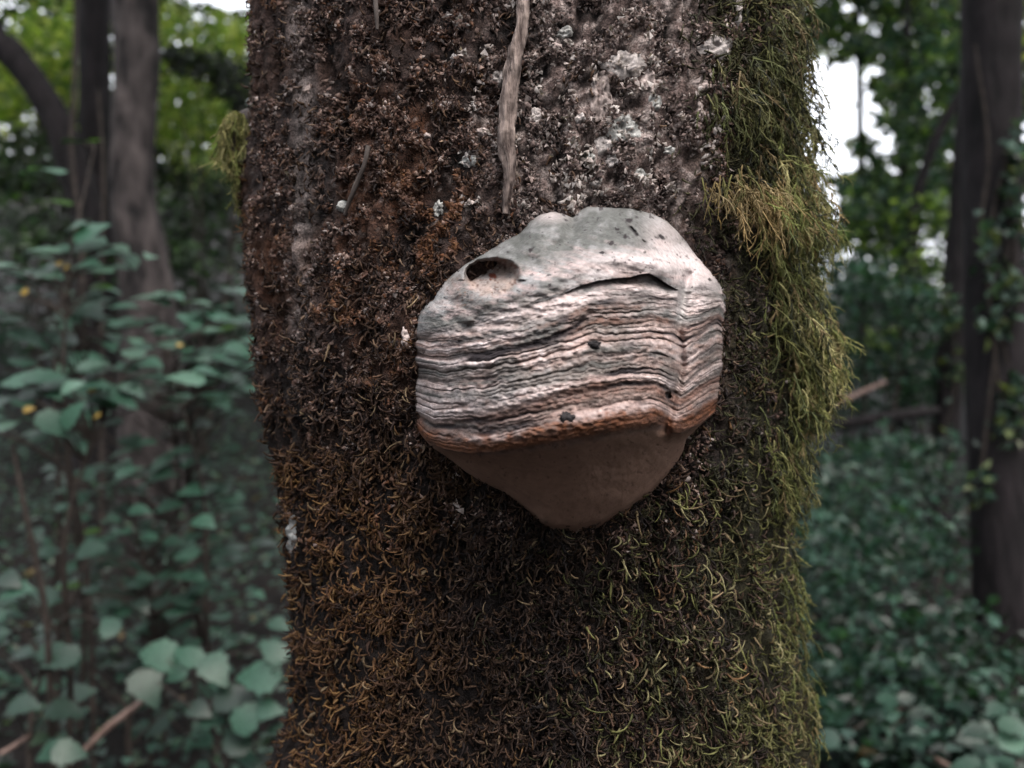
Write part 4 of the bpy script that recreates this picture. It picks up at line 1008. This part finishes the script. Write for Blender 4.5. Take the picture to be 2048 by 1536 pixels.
sapling('spreading sapling with a long flat spray of narrow-looking leaves', (380, 980), 2.5,
  [(250,612,60,.22,-12,0,2.5),(300,594,84,.18,-6,4,2.5),(345,590,70,.2,-4,0,2.5),(395,604,66,.15,2,4,2.55),(440,615,56,.25,10,0,2.55),(385,640,70,.4,-16,0,2.45),(430,630,64,.4,-20,0,2.45),(460,655,64,.4,10,2,2.5),(490,585,50,.3,-20,0,2.6),(495,640,50,.35,-10,0,2.5),(455,580,46,.3,-24,1,2.6),(400,660,60,.3,0,0,2.4)] + fill(10, 410, 640, 90, 40, 52, .28, 2.5, (0, 1)))
sapling('leafy sapling with pale drooping leaves beside the left edge of the mossy trunk', (440, 1050), 2.2,
  [(312,656,44,.4,0,4,2.2),(335,688,60,.4,-5,4,2.15),(330,662,50,.5,0,0,2.2),(480,700,64,.45,-24,0,2.1),(455,715,70,.4,-18,0,2.1),(500,680,50,.4,-10,0,2.15),(370,756,80,.4,-16,4,2.0),(415,742,56,.3,-14,0,2.05),(470,760,54,.3,-20,4,2.15),(490,735,50,.35,10,0,2.1),(440,790,60,.3,-10,2,2.2),(505,775,44,.4,-10,0,2.1),(360,690,15,.8,0,3,2.1)] + fill(12, 420, 760, 90, 60, 54, .3, 2.2, (0, 1, 4)))
sapling('big pale-leaved sapling spreading low at the foot of the thin stems', (130, 1060), 1.8,
  [(186,730,64,.5,4,4,1.8),(262,705,60,.45,-8,4,1.85),(300,725,66,.4,0,0,1.85),(255,735,60,.4,0,0,1.85),(90,752,80,.5,-6,0,1.75),(30,762,70,.6,0,0,1.75),(145,772,52,.7,20,4,1.75),(100,770,70,.5,0,0,1.78),(235,792,100,.3,-20,0,1.8),(265,780,60,.3,-24,4,1.82),(50,800,70,.5,0,0,1.75),(145,828,70,.85,50,0,1.72),(110,850,80,.5,-50,0,1.72),(15,850,50,.5,0,4,1.72),(210,800,70,.4,-10,0,1.8),(185,780,20,.6,0,3,1.75),(58,818,24,.8,0,3,1.72),(193,832,20,.7,30,3,1.75),(75,870,60,.5,0,1,1.75),(220,845,50,.4,0,0,1.85),(10,800,60,.5,10,1,1.75)] + fill(14, 160, 790, 140, 60, 60, .4, 1.85, (0, 1)))
sapling('young plant holding two bright flat leaves on a thin leaning stem', (110, 900), 2.2,
  [(88,338,86,.24,-10,4,2.2),(60,346,56,.22,-10,0,2.2),(105,402,84,.28,-8,2,2.15),(160,284,70,.12,0,1,2.6),(195,280,40,.15,4,2,2.6)])
sapling('seedling with very large round pale leaves at the lower left of the mossy trunk', (440, 1600), 1.75,
  [(432,1340,84,.7,-10,0,1.75),(515,1352,100,.75,10,0,1.72),(470,1395,90,.6,0,1,1.74),(330,1318,100,.5,-24,0,1.8),(375,1310,70,.5,-20,0,1.8),(295,1376,90,.7,-30,0,1.75),(500,1430,84,.8,10,0,1.7),(545,1300,70,.6,-20,0,1.75),(540,1420,60,.7,10,0,1.7),(470,1480,80,.5,-10,1,1.7),(555,1460,50,.6,0,1,1.7),(400,1420,60,.6,0,1,1.75),(560,1250,50,.5,-10,0,1.8),(583,1338,18,.9,50,3,1.66),(430,1440,60,.5,0,0,1.75)] + fill(8, 450, 1420, 110, 80, 60, .6, 1.8, (1, 0)))
sapling('dark seedling with rounded leaves on the forest floor at far left', (90, 1560), 1.7,
  [(35,1178,70,.6,10,0,1.75),(20,1160,60,.7,0,1,1.75),(120,1318,80,.6,-4,1,1.72),(100,1200,60,.5,0,1,1.8),(135,1172,60,.2,0,2,1.8),(110,1300,70,.5,0,1,1.75),(50,1410,70,.5,0,1,1.7),(130,1420,80,.4,-10,1,1.7),(95,1505,60,.7,20,0,1.65),(140,1505,70,.7,-30,0,1.65),(20,1230,60,.3,0,1,1.8),(170,1065,60,.2,6,2,2.1)] + fill(16, 110, 1330, 130, 160, 56, .5, 1.8, (1, 1, 0)))
sapling('dense low sapling in the shade midway along the left undergrowth', (300, 1300), 2.3,
  fill(90, 330, 1000, 230, 170, 50, .32, 2.3, (1, 1, 0)))
sapling('bushy sapling of flat leaf layers below the long flat spray', (330, 1100), 2.35,
  fill(70, 350, 760, 200, 110, 54, .24, 2.35, (0, 0, 1, 4), (-26, 12)))
sapling('dim sapling with small leaves just behind the pale-topped sapling', (100, 1000), 2.5,
  fill(50, 150, 620, 200, 110, 46, .25, 2.5, (1, 0), (-26, 12)))
sapling('shaded low sapling with small dark leaves before the bent brown branch', (280, 1350), 2.1,
  fill(80, 300, 1190, 240, 140, 46, .38, 2.1, (1, 1, 0)))
sapling('bright-leaved seedling under the ivy-clad trunk', (2030, 1560), 1.8,
  [(2030,1452,64,.35,14,4,1.8),(2030,1478,70,.5,16,4,1.8),(2000,1540,70,.4,10,0,1.75),(1930,1535,70,.4,20,0,1.75),(1990,1420,50,.4,10,1,1.85)] + fill(8, 1980, 1490, 70, 50, 50, .4, 1.85, (1, 0)))
sapling('grey-green seedling with drooping leaves beneath the slim tilting trunk', (1840, 1500), 2.2,
  [(1840,1365,60,.4,40,4,2.2),(1880,1385,60,.3,36,4,2.2),(1930,1400,60,.4,20,0,2.2),(1960,1420,60,.4,10,4,2.2),(1700,1480,70,.5,30,0,2.0),(1760,1500,70,.5,20,0,2.0),(1650,1480,60,.5,30,1,1.9)] + fill(16, 1820, 1420, 120, 60, 48, .4, 2.2, (0, 1)))

# ------------------------------------------------------------------ fallen wood
def stick(pts, wpx, mat, label, name='fallen_branch', seed=1):
    P = pt([p[0] for p in pts], [p[1] for p in pts], [p[2] for p in pts])
    R_ = np.array(wpx)/2/FPX*P[:, 1]
    V, F, _ = polytube(P, R_, 9, .25, seed, 6)
    obj(name, mesh_np(name, V, F), mat, label=label, category='branch')
stick([(1600,835,4.0),(1660,812,4.0),(1715,788,4.1),(1770,764,4.2)], [9,10,10,7], M_stick, 'thin pale fallen stick slanting beside the hanging moss')
stick([(1590,852,4.6),(1700,846,4.7),(1790,832,4.8),(1870,822,5.0)], [26,28,26,22], M_trunk_dark, 'dark fallen log lying behind the pale slanting stick', seed=4)
stick([(1830,1496,2.0),(1860,1512,1.95),(1905,1538,1.9)], [9,13,12], M_stick, 'short pale stick on the floor near the bright-leaved seedling', seed=5)
stick([(300,1135,2.4),(355,1138,2.35),(378,1180,2.35),(392,1220,2.35),(410,1285,2.4)], [10,14,15,14,12], M_stem, 'bent brown branch arching out of the ground cover', seed=6)
stick([(290,1398,1.8),(255,1425,1.78),(215,1455,1.76),(170,1500,1.75)], [12,15,15,13], M_stick, 'pale broken branch lying under the large round leaves', seed=7)
stick([(25,890,1.75),(48,1010,1.72),(72,1120,1.72),(92,1240,1.72),(100,1370,1.72),(105,1560,1.75)], [10,11,12,13,14,15], M_stem, 'slender upright brown stem rising through the dark seedling', 'bare_stem', seed=8)
stick([(0,1508,1.7),(30,1490,1.72),(62,1470,1.74)], [9,9,7], M_stick, 'little grey stick in the corner by the dark seedling', seed=9)
